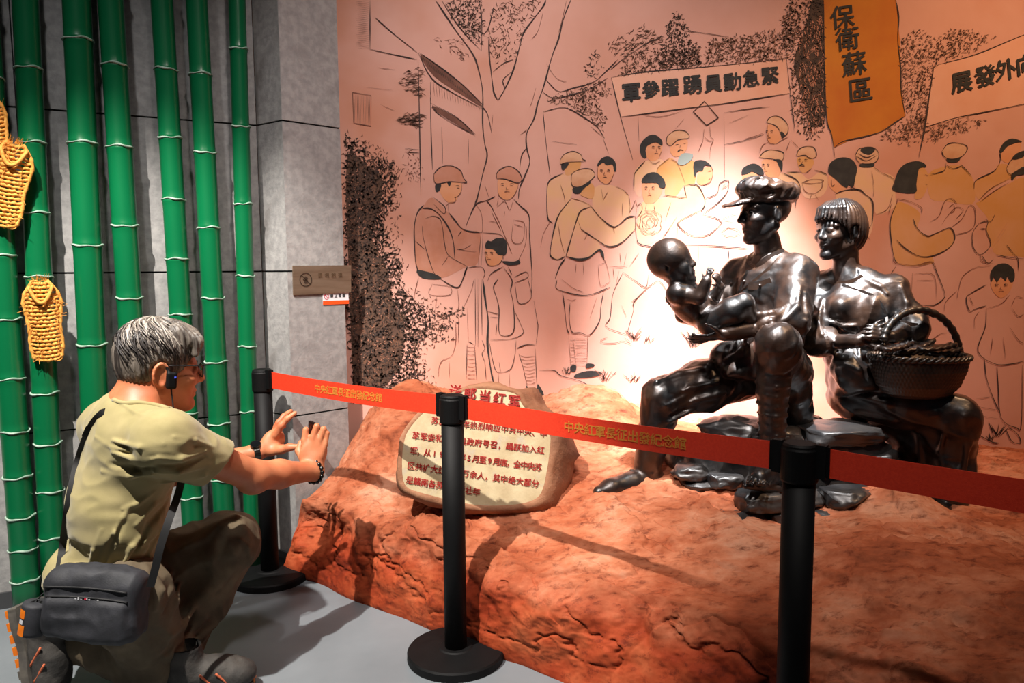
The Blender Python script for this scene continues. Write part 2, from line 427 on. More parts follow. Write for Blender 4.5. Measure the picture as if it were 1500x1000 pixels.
for i, u in enumerate(us):
    vmax = (MURAL_Y - 0.002 - F0[1] - u * EU[1]) / EV[1]
    nf = 90
    fr = np.linspace(0, 1, nf)
    # front face: climbs from the floor, slightly battered, then the top runs back to the mural
    endt = float(sstep(-0.16, -0.09, u))
    lean = 0.075 + 0.03 * math.sin(u * 5.1) + 0.02 * math.sin(u * 11 + 1)
    vt = np.concatenate([lean * fr, lean + (vmax - lean) * np.linspace(0, 1, NV - nf + 1)[1:] ** 1.25])
    p = F0[None] + EU[None] * u + EV[None] * vt[:, None]
    z = gz(p[:, 0], p[:, 1])
    prof = np.ones(NV); prof[:nf] = np.sin(fr * math.pi / 2) ** 0.8
    z = z * prof * (endt if endt < 1 else 1) - 0.004 * (1 - prof)
    # roughness of the front face pushes in and out
    k = (1 - sstep(0.6, 1.0, np.arange(NV) / nf)) * np.sin(np.clip(np.arange(NV) / nf, 0, 1) * math.pi) ** 0.5
    fc_ = fbm(np.full(NV, u * 4.1), z * 9 + 1, np.full(NV, 7.2), 5)
    off = (-0.012 * np.exp(-(fc_ / 0.05) ** 2) + 0.030 * fbm(np.full(NV, u * 3.1), z * 5 + 3, np.full(NV, 2.2), 5) + 0.02 * (np.abs(fbm(np.full(NV, u * 8.1), z * 7 + 3, np.full(NV, 5.2), 4)))) * k
    foot = 0.022 * float(fbm(np.array([u * 4.0]), np.array([3.3]), np.array([8.8]), 3)[0])
    off = off + foot * (1 - sstep(0.0, 1.2, np.arange(NV) / nf))
    V[i, :, 0] = p[:, 0] - EV[0] * off; V[i, :, 1] = p[:, 1] - EV[1] * off; V[i, :, 2] = z
idx = np.arange(NU * NV).reshape(NU, NV)
Q = np.stack([idx[:-1, :-1].ravel(), idx[1:, :-1].ravel(), idx[1:, 1:].ravel(), idx[:-1, 1:].ravel()], 1)
def clay_material():
    m = bpy.data.materials.new('red_clay'); m.use_nodes = True; nt = m.node_tree; N = nt.nodes; L = nt.links
    b = N['Principled BSDF']; b.inputs['Roughness'].default_value = 0.8; b.inputs['Specular IOR Level'].default_value = 0.25
    tc = N.new('ShaderNodeTexCoord')
    def noise(sc, st, det=6, rg=0.6):
        mp = N.new('ShaderNodeMapping'); mp.inputs['Scale'].default_value = st; mp.inputs['Rotation'].default_value = (0, 0, 0.6); L.new(tc.outputs['Object'], mp.inputs[0])
        n = N.new('ShaderNodeTexNoise'); n.inputs['Scale'].default_value = sc; n.inputs['Detail'].default_value = det; n.inputs['Roughness'].default_value = rg; L.new(mp.outputs[0], n.inputs[0]); return n
    def ramp(src, st):
        r = N.new('ShaderNodeValToRGB'); e = r.color_ramp.elements
        while len(e) < len(st): e.new(0.5)
        for i, (p, c) in enumerate(st): e[i].position = p; e[i].color = c
        L.new(src, r.inputs[0]); return r.outputs[0]
    base = ramp(noise(2.6, (1, 1.8, 1.8), 8, 0.65).outputs['Fac'], [(0.30, rgb(120, 62, 38)), (0.42, rgb(166, 92, 60)), (0.52, rgb(190, 122, 90)), (0.62, rgb(204, 152, 124)), (0.74, rgb(176, 140, 122))])
    fine = ramp(noise(17, (1, 2.4, 2.4), 8, 0.7).outputs['Fac'], [(0.32, rgb(150, 118, 104)), (0.47, rgb(240, 228, 220)), (0.7, rgb(255, 252, 250))])
    mx = N.new('ShaderNodeMixRGB'); mx.blend_type = 'MULTIPLY'; mx.inputs[0].default_value = 0.95; L.new(base, mx.inputs[1]); L.new(fine, mx.inputs[2])
    # deeper red low on the sides, fading out towards the top
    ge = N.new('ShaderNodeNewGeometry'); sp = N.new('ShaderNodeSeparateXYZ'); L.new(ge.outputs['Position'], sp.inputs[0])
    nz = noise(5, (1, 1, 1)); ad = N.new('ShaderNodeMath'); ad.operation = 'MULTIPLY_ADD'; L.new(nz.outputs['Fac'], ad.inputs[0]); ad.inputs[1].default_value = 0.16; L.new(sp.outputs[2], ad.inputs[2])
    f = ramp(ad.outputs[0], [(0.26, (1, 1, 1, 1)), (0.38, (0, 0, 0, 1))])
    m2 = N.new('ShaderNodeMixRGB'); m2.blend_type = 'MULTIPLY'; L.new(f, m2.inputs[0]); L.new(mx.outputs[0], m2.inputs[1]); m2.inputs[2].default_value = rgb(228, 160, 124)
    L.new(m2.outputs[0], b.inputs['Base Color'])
    nb = noise(26, (1, 2.2, 2.2), 8, 0.65); nb.noise_type = 'RIDGED_MULTIFRACTAL'; bp = N.new('ShaderNodeBump'); bp.inputs['Strength'].default_value = 0.55; bp.inputs['Distance'].default_value = 0.006
    L.new(nb.outputs['Fac'], bp.inputs['Height']); L.new(bp.outputs[0], b.inputs['Normal'])
    return m
M_clay = clay_material()
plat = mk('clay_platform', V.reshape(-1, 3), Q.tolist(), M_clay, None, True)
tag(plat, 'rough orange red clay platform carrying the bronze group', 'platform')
# ================================================================== barrier posts and belts
M_black = mat('black_coated_metal', rgb(10, 10, 11), rgb(14, 14, 15), rough=0.6, scale=30, spec=0.2)
M_blackp = mat('black_plastic', rgb(9, 9, 10), rough=0.6, spec=0.2)
M_belt = mat('red_belt', rgb(226, 52, 24), rgb(236, 62, 30), rough=0.6, scale=180, bump=0.1, bscale=400)
M_gold = mat('gold_print', rgb(244, 176, 76), rough=0.5)
PH = 0.768
def post(px, py, label):
    b = atz(px, py, 0); b[2] = 0
    r = empty('barrier_post', b); tag(r, label, 'barrier post', 'belt barrier posts')
    mb = MB(); mb.lathe([(0.138, 0.0), (0.140, 0.004), (0.140, 0.022), (0.136, 0.027), (0.05, 0.033), (0.045, 0.036)], b, 64); mb.build('base', M_black, r)
    mb = MB(); mb.lathe([(0.032, 0.03), (0.032, PH - 0.075)], b, 32); pl = mb.build('pole', M_black, r, True)
    mb = MB(); mb.lathe([(0.035, PH - 0.078), (0.0365, PH - 0.074), (0.0365, PH - 0.012), (0.034, PH - 0.008), (0.034, PH - 0.004), (0.03, PH), (0.0, PH)], b, 32); hd = mb.build('belt_head', M_blackp, r)
    return r, b
P1, b1 = post(396, 846, 'black barrier post beside the grey column and bamboo')
P2, b2 = post(668, 962, 'middle black barrier post in front of the inscribed stone')
b3t = atz(1172, 648, PH)
P3, b3 = post(*proj((b3t[0], b3t[1], 0)), 'black barrier post in front of the bronze group')
b4 = b3 + (b3 - b2) * 0.98
ZB = (PH - 0.061, PH - 0.003)
def belt(a, b, label, txt=None, t0=0.3, t1=0.7, sag=0.008):
    d = unit(b - a); nrm = np.array([d[1], -d[0], 0.0]); L = np.linalg.norm(b - a)
    ts = np.linspace(0.036, L - 0.036, 40); z = lambda t: -sag * 4 * (t / L) * (1 - t / L)
    r = empty('barrier_belt', a + d * 0.036); tag(r, label, 'belt', 'red barrier belts')
    mb = MB(); th = 0.0008
    lo = [a + d * t + np.array([0, 0, ZB[0] + z(t)]) for t in ts]; hi = [a + d * t + np.array([0, 0, ZB[1] + z(t)]) for t in ts]
    lo = np.array(lo); hi = np.array(hi); o = nrm * th
    mb.strip(lo + o, hi + o); mb.strip(hi - o, lo - o); mb.strip(hi + o, hi - o); mb.strip(lo - o, lo + o)
    mb.build('webbing', M_belt, r)
    for e, s in ((a, 1), (b, -1)):      # the clip that holds the belt end on the post
        c = e + d * s * 0.043 + np.array([0, 0, (ZB[0] + ZB[1]) / 2]); R = np.stack([d, nrm, [0, 0, 1]], 1)
        mb = MB(); mb.box(c, (0.010, 0.010, 0.0335), R); mb.box(c + d * s * 0.012, (0.004, 0.005, 0.031), R); mb.build('belt_clip', M_blackp, r)
    if txt:
        n = len(txt); mb = MB(); sz = 0.030
        for i, ch in enumerate(txt):
            t = L * (t0 + (t1 - t0) * i / (n - 1)); V, Fc = glyph(ch, 0.012)
            base = a + d * t + np.array([0, 0, (ZB[0] + ZB[1]) / 2 + z(t)]) + nrm * (th + 0.0012)
            mb.add(base + V[:, :1] * d * sz * 1.05 + V[:, 1:2] * np.array([0, 0, 1.0]) * sz, Fc)
        mb.build('gold_lettering', M_gold, r)
BT = '中央紅軍長征出發紀念館'
def tpar(a, b, px):      # fraction along a-b that shows at picture column px
    ts = np.linspace(0, 1, 400); xs = np.array([proj(a + (b - a) * t + np.array([0, 0, 0.7]))[0] for t in ts]); return float(np.interp(px, xs, ts))
belt(b1, b2, 'red belt from the column side post to the middle post', BT, tpar(b1, b2, 466), tpar(b1, b2, 556))
belt(b2, b3, 'red belt with gold lettering crossing below the bronze group', BT, tpar(b2, b3, 834), tpar(b2, b3, 997))
belt(b3, b4, 'red belt running from the nearest post out to the right')
b4r, _ = post(*proj(b4), 'black barrier post beyond the right edge, end of the last belt')

# ================================================================== bamboo
M_bam = mat('green_lacquer_bamboo', rgb(4, 82, 48), rgb(8, 110, 64), rough=0.30, scale=3, stretch=(1, 1, 0.15), spec=0.5, bump=0.03, bscale=40)
M_ring = mat('pale_node', rgb(176, 196, 180), rgb(120, 150, 132), rough=0.7, scale=40)
WP0 = v3(C1 + WN * 0.075, 0); WN3 = np.array([WN[0], WN[1], 0])
BAM = [
 ((3, 375), (37, 850), 17.5, [374, 468, 556, 634, 701, 760, 808, 853, 893], 'leftmost bamboo pole at the picture edge, green with pale rings'),
 ((37, 0), (66, 575), 17.0, [-20, 97, 207, 311, 405, 577, 652, 722, 790], 'green bamboo pole with the single straw sandal tied on it'),
 ((112, 0), (135, 507), 18.8, [54, 207, 359, 506, 640, 745], 'thick green bamboo pole right of the sandal pole'),
 ((162, 0), (192, 475), 17.0, [92, 213, 330, 437, 540, 640, 740], 'green bamboo pole directly above the kneeling man'),
 ((237, 0), (280, 720), 15.2, [99, 200, 291, 379, 461, 607, 670, 731, 790], 'green bamboo pole passing behind the man\'s face'),
 ((288, 0), (322, 630), 14.8, [106, 222, 333, 437, 531, 622, 705, 780], 'green bamboo pole second from the column'),
 ((347, 0), (366, 630), 12.0, [69, 184, 298, 404, 508, 604, 690, 780], 'thin green bamboo pole nearest the column'),
]
BAXIS = []
for i, (pa, pb, rp, nodes, lab) in enumerate(BAM):
    P0 = WP0 + WN3 * (0.02 if i == 0 else 0)
    a = at_plane(*pa, P0, WN3); b = at_plane(*pb, P0, WN3); dv = (b - a) / (b[2] - a[2])
    foot = a + dv * (0 - a[2]); top = a + dv * (3.2 - a[2]); BAXIS.append((foot, top))
    Rr = rp * a[1] / F
    r = empty('bamboo_pole', foot); tag(r, lab, 'bamboo', 'green bamboo poles in front of the stone wall')
    zn = []
    for ny in nodes:
        px = pa[0] + (pb[0] - pa[0]) * (ny - pa[1]) / (pb[1] - pa[1]); zn.append(at_plane(px, ny, P0 + WN3 * Rr, WN3)[2])
    zn = sorted(z for z in zn if 0.03 < z < 3.1); 
    while zn[-1] < 2.8: zn.append(zn[-1] + 0.27)
    zs = [0.0]; rs = [Rr * 1.03]
    for z in zn:
        for dz, k in ((-0.03, 1.0), (-0.008, 1.03), (-0.003, 1.06), (0.0, 1.0), (0.003, 1.05), (0.008, 1.0), (0.03, 0.99)):
            if z + dz > zs[-1] + 0.001: zs.append(z + dz); rs.append(Rr * k * (1.04 - 0.045 * z / 1.5))
    zs.append(3.2); rs.append(Rr * 0.95)
    mb = MB(); mb.tube([foot + dv * z for z in zs], rs, 28); mb.build('culm', M_bam, r, True)
    for z in zn:
        mb = MB(); c = foot + dv * z; k = (1.04 - 0.045 * z / 1.5); rnd = random.Random(i * 50 + z); n = 36; ph = rnd.random() * 6
        ring = [c + np.array([math.cos(t) * Rr * 1.05 * k, math.sin(t) * Rr * 1.05 * k, 0.0022 * math.sin(2 * t + ph) + 0.0016 * math.sin(5 * t + 2 * ph)]) for t in np.linspace(0, 2 * math.pi, n, endpoint=False)]
        mb.tube(ring, [0.0031 + 0.0010 * math.sin(3 * t + ph) for t in np.linspace(0, 2 * math.pi, n, endpoint=False)], 6, closed=True); mb.build('node_ring', M_ring, r, True)

# ================================================================== straw sandals tied to the bamboo
M_straw = mat('golden_straw', rgb(206, 132, 44), rgb(236, 176, 84), rough=0.8, scale=60, stretch=(1, 1, 1), bump=0.2, bscale=200)
def sandal(cx, cy, wpx, hpx, ang, depth_off, label, seed):
    rnd = random.Random(seed)
    P0 = WP0 + WN3 * depth_off; c = at_plane(cx, cy, P0, WN3)
    s = c[1] / F * 1.05; W = wpx * s / 2; H = hpx * s / 2
    wd = np.array([WD[0], WD[1], 0]); ca, sa = math.cos(ang), math.sin(ang)
    ux = wd * ca + np.array([0, 0, 1]) * sa; uz = -wd * sa + np.array([0, 0, 1]) * ca
    P = lambda a, b, o=0: c + ux * a + uz * b + WN3 * o
    prof = lambda t: W * np.interp(t, [-1, -0.9, -0.6, -0.2, 0.2, 0.5, 0.75, 0.9, 1], [0.55, 0.75, 0.86, 0.80, 0.92, 1.0, 0.8, 0.5, 0.38])
    r = empty('straw_sandal', c - np.array([0, 0, H])); tag(r, label, 'straw sandal', 'straw sandals on the bamboo')
    rows = 21
    for i in range(rows):
        t = -0.95 + 1.9 * i / (rows - 1); w_ = prof(t); k = 18; pts = []
        bow = 0.010
        for j in range(k):
            q = -1 + 2 * j / (k - 1)
            pts.append(P(q * w_, t * H + rnd.uniform(-1, 1) * 0.0015 - 0.006 * (1 - q * q), bow * (1 - q * q) + 0.0035 * math.sin(j * 2.1 + i * math.pi)))
        mb = MB(); mb.tube(pts, [0.0052 + 0.0012 * math.sin(j * 2.5 + i) for j in range(k)], 6); mb.build('woven_strand', M_straw, r, True)
    for s_ in (-1, 1):
        pts = [P(s_ * prof(t) * 1.0, t * H, 0.004) for t in np.linspace(-0.97, 1, 26)]
        mb = MB(); mb.tube(pts, [0.0055 + 0.0015 * math.sin(j * 2.2) for j in range(26)], 6); mb.build('edge_cord', M_straw, r, True)
    mb = MB()      # raised heel lip and toe knot
    mb.tube([P(q * W * 0.62, H * (0.86 - 0.42 * (1 - q * q)), 0.016 + 0.012 * (1 - abs(q))) for q in np.linspace(-1, 1, 16)], 0.006, 6); mb.build('toe_loop', M_straw, r, True)
    mb = MB()
    for i in range(110):
        t = rnd.uniform(-1, 1); e = rnd.choice((-1, 1)); q = P(e * prof(t) * rnd.uniform(0.2, 1.0), t * H, rnd.uniform(0.004, 0.016)); a = rnd.uniform(0, 6.28); l = rnd.uniform(0.008, 0.03)
        if i < 26: q = P(rnd.uniform(-1, 1) * W * 0.42, H * 0.97, 0.004); a = math.pi / 2 + rnd.uniform(-0.5, 0.5); l = rnd.uniform(0.012, 0.026)
        v = ux * math.cos(a) + uz * math.sin(a) + WN3 * rnd.uniform(0, 0.5); mb.tube([q, q + v * l * 0.5, q + v * l + WN3 * 0.003], [0.0011, 0.0009, 0.0004], 4)
    lf = mb.build('loose_straw', M_straw, r); lf['kind'] = 'stuff'
    mb = MB(); mb.tube([P(W * 0.5 + 0.013 * math.cos(t), -H * 0.93 + 0.013 * math.sin(t), 0.006) for t in np.linspace(0, 6.0, 18)], 0.002, 5); mb.build('tie_loop', M_straw, r, True)
sandal(65, 469, 46, 112, math.radians(2), 0.050, 'small woven straw sandal on the second bamboo pole', 1)
sandal(12, 270, 50, 116, math.radians(-12), 0.066, 'larger straw sandal hung at the left edge, lower of two', 2)
sandal(-14, 196, 44, 112, math.radians(6), 0.062, 'straw sandal cut by the left edge, upper of two', 3)

# ================================================================== signs on the column
M_brass = mat('brushed_bronze_plate', rgb(150, 126, 104), rgb(172, 150, 128), rough=0.35, metal=0.7, scale=6, stretch=(1, 1, 8))
M_mark = mat('engraved_dark', rgb(52, 36, 24), rough=0.6)
M_faint = mat('engraved_faint', rgb(108, 84, 62), rough=0.6)
M_white = mat('white_vinyl', rgb(226, 226, 230), rough=0.5)
M_orange = mat('orange_vinyl', rgb(238, 84, 26), rough=0.5)
M_redink = mat('red_ink', rgb(196, 40, 60), rough=0.5)
M_ink = mat('black_ink', rgb(20, 18, 20), rough=0.6)
n23 = np.array([N2[0], N2[1], 0]); e23 = np.array([e2[0], e2[1], 0]); zz = np.array([0, 0, 1.0])
def flat(name, poly, nrm, t, m, parent=None):
    P = np.array(poly); n = len(P); V = np.concatenate([P + nrm * t, P])
    return mk(name, V, [tuple(range(n)), tuple(range(2 * n - 1, n - 1, -1))] + [(i, n + i, n + (i + 1) % n, (i + 1) % n) for i in range(n)], m, parent)
def ring_poly(mb, c, ux, uz, r0, r1, a0=0, a1=2 * math.pi, n=40):
    ts = np.linspace(a0, a1, n); mb.strip([c + r0 * (math.cos(t) * ux + math.sin(t) * uz) for t in ts], [c + r1 * (math.cos(t) * ux + math.sin(t) * uz) for t in ts])
def put_text(mb, txt, c, ux, uz, size, step, bold=0.0):
    for i, ch in enumerate(txt):
        V, Fc = glyph(ch, bold); mb.add(c + ux * (step * i) + V[:, :1] * ux * size + V[:, 1:2] * uz * size, Fc)
on2 = lambda px, py, o=0.0: at_plane(px, py, v3(C2 + N2 * o, 0), n23)
q = [on2(428, 389, .002), on2(513.5, 388.5, .002), on2(513.5, 428, .002), on2(429, 432, .002)]
pl_ = flat('notice_plaque', q[::-1], n23, 0.004, M_brass); tag(pl_, 'bronze coloured no touching plaque on the grey column', 'sign')
c = on2(448, 409.5, .0072)
mb = MB(); ring_poly(mb, c, e23, zz, 0.0225, 0.0255)
d1 = unit(e23 - zz); d2 = unit(e23 + zz); mb.strip([c - d1 * 0.024 - d2 * 0.0014, c + d1 * 0.024 - d2 * 0.0014], [c - d1 * 0.024 + d2 * 0.0014, c + d1 * 0.024 + d2 * 0.0014])
for a, l, w_ in ((110, 0.013, 0.0017), (92, 0.016, 0.0018), (75, 0.0155, 0.0018), (58, 0.013, 0.0016), (158, 0.012, 0.002)):
    v = math.cos(math.radians(a)) * e23 + math.sin(math.radians(a)) * zz; w2 = np.cross(n23, v); st = c - zz * 0.004; mb.strip([st - w2 * w_, st + v * l - w2 * w_], [st + w2 * w_, st + v * l + w2 * w_])
mb.strip([c - zz * 0.013 - e23 * 0.006, c - e23 * 0.0075], [c - zz * 0.013 + e23 * 0.006, c + e23 * 0.0075])
mb.build('no_touch_symbol', M_mark, pl_)
mb = MB(); put_text(mb, '请勿触摸', on2(469, 403, .0075), e23, zz, 0.0195, 0.0285, 0.02); mb.build('faint_lettering', M_faint, pl_)
q = [on2(472.5, 430, .0012), on2(510, 428.5, .0012), on2(511, 445, .0012), on2(473, 446.5, .0012)]
st = flat('warning_sticker', q[::-1], n23, 0.001, M_white); tag(st, 'small white sticker with an orange bar below the plaque', 'sticker')
q = [on2(473, 440.5, .0024), on2(511, 439.3, .0024), on2(511, 444.8, .0024), on2(473, 446.3, .0024)]
flat('orange_bar', q[::-1], n23, 0.0004, M_orange, st)
c = on2(478.5, 434.5, .003); mb = MB(); ring_poly(mb, c, e23, zz, 0.0085, 0.0105); mb.strip([c - d1 * 0.009 - d2 * 0.001, c + d1 * 0.009 - d2 * 0.001], [c - d1 * 0.009 + d2 * 0.001, c + d1 * 0.009 + d2 * 0.001]); mb.build('no_smoking_symbol', M_redink, st)
mb = MB(); put_text(mb, '禁止吸烟', on2(486, 433.5, .003), e23, zz, 0.0135, 0.0175, 0.03); mb.build('lettering', M_ink, st)

# ================================================================== inscribed stone
M_rock = mat('ochre_rock', rgb(128, 80, 52), rgb(164, 118, 88), rough=0.85, scale=9, bump=0.5, bscale=45, c3=rgb(116, 76, 54), c3scale=5)
M_face = mat('cream_stone_face', rgb(196, 180, 144), rgb(174, 154, 118), rough=0.7, scale=14, bump=0.12, bscale=90, c3=rgb(176, 162, 140), c3scale=22, c3lo=0.55, c3hi=0.7)
M_redpaint = mat('red_paint', rgb(176, 34, 26), rough=0.6)
SO = at(700, 655, 2.36)
sx = unit(at(800, 659.5, 2.325) - at(605, 637.5, 2.395)); sz0 = unit(at(678, 570, 2.44) - at(690, 735, 2.34)); sn = unit(np.cross(sx, sz0)); sz = np.cross(sn, sx)
if sn[1] > 0: sn = -sn; 
sz = unit(sz0 - sx * sz0.dot(sx)); sn = unit(np.cross(sx, sz)); 
if sn[1] > 0: sn = -sn
def on_face(px, py, o=0.0): return at_plane(px, py, SO + sn * o, sn)
face_px = [(592, 641), (603, 622), (622, 602), (645, 585), (668, 575), (700, 569), (735, 571), (757, 577), (766, 592), (784, 612), (805, 634), (807, 652), (802, 690), (794, 722), (780, 734), (752, 740), (705, 741), (668, 735), (630, 726), (598, 716), (589, 700), (588, 670)]
def densify(P, n=3):
    P = np.array(P, float); m = len(P); out = []
    for i in range(m):
        p0, p1, p2, p3 = P[i - 1], P[i], P[(i + 1) % m], P[(i + 2) % m]
        for k in range(n):
            t = k / n; out.append(0.5 * ((2 * p1) + (-p0 + p2) * t + (2 * p0 - 5 * p1 + 4 * p2 - p3) * t * t + (-p0 + 3 * p1 - 3 * p2 + p3) * t ** 3))
    return np.array(out)
fp = densify(face_px, 4); fc = fp.mean(0)
rs_ = empty('inscribed_stone', at(705, 762, 2.36)); tag(rs_, 'ochre boulder with a cream inscribed face and red lettering', 'stone')
rings = []; nF = len(fp)
ang = np.arctan2(fp[:, 1] - fc[1], fp[:, 0] - fc[0])
def rock_ring(scale, shift, depth, rough):
    out = []
    for i, (x, y) in enumerate(fp):
        p = on_face(fc[0] + (x - fc[0]) * scale + shift[0], fc[1] + (y - fc[1]) * scale + shift[1], 0) - sn * depth
        nz = float(fbm(np.array([p[0] * 14]), np.array([p[1] * 14]), np.array([p[2] * 14]), 4)[0])
        p = p + (unit(p - (SO - sn * depth)) * nz * rough); out.append(p)
    return np.array(out)
rings = [rock_ring(0.985, (0, 0), 0.0, 0.0), rock_ring(1.03, (0, 0), -0.006, 0.003), rock_ring(1.075, (2, 2), 0.004, 0.006), rock_ring(1.12, (6, 4), 0.03, 0.012), rock_ring(1.14, (12, 4), 0.07, 0.016), rock_ring(1.13, (20, 4), 0.11, 0.02), rock_ring(1.02, (26, 5), 0.16, 0.02), rock_ring(0.7, (28, 10), 0.20, 0.02), rock_ring(0.2, (28, 15), 0.215, 0.0)]
V = np.concatenate(rings); Fc = []
for a in range(len(rings) - 1):
    for i in range(nF): j = (i + 1) % nF; Fc.append((a * nF + i, a * nF + j, (a + 1) * nF + j, (a + 1) * nF + i))
Fc.append(tuple(range((len(rings) - 1) * nF, len(rings) * nF)))
mk('boulder', V, [f[::-1] for f in Fc], M_rock, rs_, True)
fr = rock_ring(0.99, (0, 0), 0.001, 0.0)
grid = [SO]; V = [SO - sn * -0.001]; Fc = []
for k in (0.25, 0.5, 0.75, 1.0):
    for p in fr:
        q = SO + (p - SO) * k; nz = float(fbm(np.array([q[0] * 20]), np.array([q[1] * 20]), np.array([q[2] * 20]), 3)[0]); V.append(q + sn * (0.0015 + 0.0006 * nz))
Fc += [(0, 1 + i, 1 + (i + 1) % nF) for i in range(nF)]
for a in range(3):
    for i in range(nF): j = (i + 1) % nF; Fc.append((1 + a * nF + i, 1 + (a + 1) * nF + i, 1 + (a + 1) * nF + j, 1 + a * nF + j))
mk('inscribed_face', V, Fc, M_face, rs_, True)
def inscribe(txt, p0, p1, sizepx, name, bold):
    mb = MB(); n = len(txt); o = 0.0045
    for i, ch in enumerate(txt):
        if ch == ' ': continue
        t = i / (n - 1); x = p0[0] + (p1[0] - p0[0]) * t; y = p0[1] + (p1[1] - p0[1]) * t
        c = on_face(x, y, o); V, Fc = glyph(ch, bold); s = sizepx * c[1] / F
        k = 0.26 if ch in '0123456789' else 0.0
        mb.add(c + (V[:, :1] + k) * sx * s + V[:, 1:2] * sz * s, Fc)
    mb.build(name, M_redpaint, rs_)
inscribe('送郎当红军', (667, 573), (753, 588), 20, 'title_lettering', 0.03)
inscribe('苏区的青年热烈响应中共中央、中', (637, 616), (796, 635), 11.5, 'inscription_line', 0.022)
inscribe('革军委和苏维埃政府号召，踊跃加入红', (609, 638), (792, 659), 11.8, 'inscription_line', 0.022)
inscribe('军，从1934年5月至9月底，全中央苏', (606, 660), (788, 684), 12, 'inscription_line', 0.022)
inscribe('区共扩大红军8万余人，其中绝大部分', (602, 682), (784, 708), 12, 'inscription_line', 0.022)
inscribe('是赣南各苏区的青壮年', (600, 703), (698, 720), 12, 'inscription_line', 0.022)
# ================================================================== the painted mural (flat paint on wall_back)
M_pink = M_ink2 = mat('mural_ink', rgb(46, 36, 36), rgb(70, 52, 48), rough=0.85, scale=20)
M_soft = mat('mural_soft_ink', rgb(104, 66, 54), rgb(132, 86, 70), rough=0.85, scale=20)
M_hair = mat('mural_black', rgb(40, 38, 38), rgb(56, 54, 52), rough=0.85, scale=25)
M_tan = mat('mural_tan', rgb(226, 178, 130), rgb(226, 170, 148), rough=0.85, scale=7, lo=0.35, hi=0.7)
M_ochre = mat('mural_ochre', rgb(212, 150, 84), rgb(218, 160, 116), rough=0.85, scale=7, lo=0.35, hi=0.7)
M_skin2 = mat('mural_skin', rgb(226, 160, 122), rgb(222, 150, 104), rough=0.85, scale=12)
M_cap2 = mat('mural_cap', rgb(224, 176, 142), rgb(206, 148, 110), rough=0.85, scale=14)
M_brown = mat('mural_brown', rgb(206, 144, 120), rgb(196, 130, 102), rough=0.85, scale=14)
M_flag = mat('mural_flag_orange', rgb(206, 130, 40), rgb(190, 104, 34), rough=0.85, scale=5, lo=0.3, hi=0.7)
M_band = mat('mural_banner_pink', rgb(232, 176, 152), rgb(226, 164, 136), rough=0.85, scale=6)
M_blue = mat('mural_blue_grey', rgb(150, 158, 152), rough=0.85)
M_leaf = mat('mural_leaf_ink', rgb(80, 58, 48), rgb(116, 80, 60), rough=0.85, scale=30)
M_leafd = mat('mural_dark_leaf', rgb(60, 48, 44), rgb(92, 68, 54), rough=0.85, scale=30)

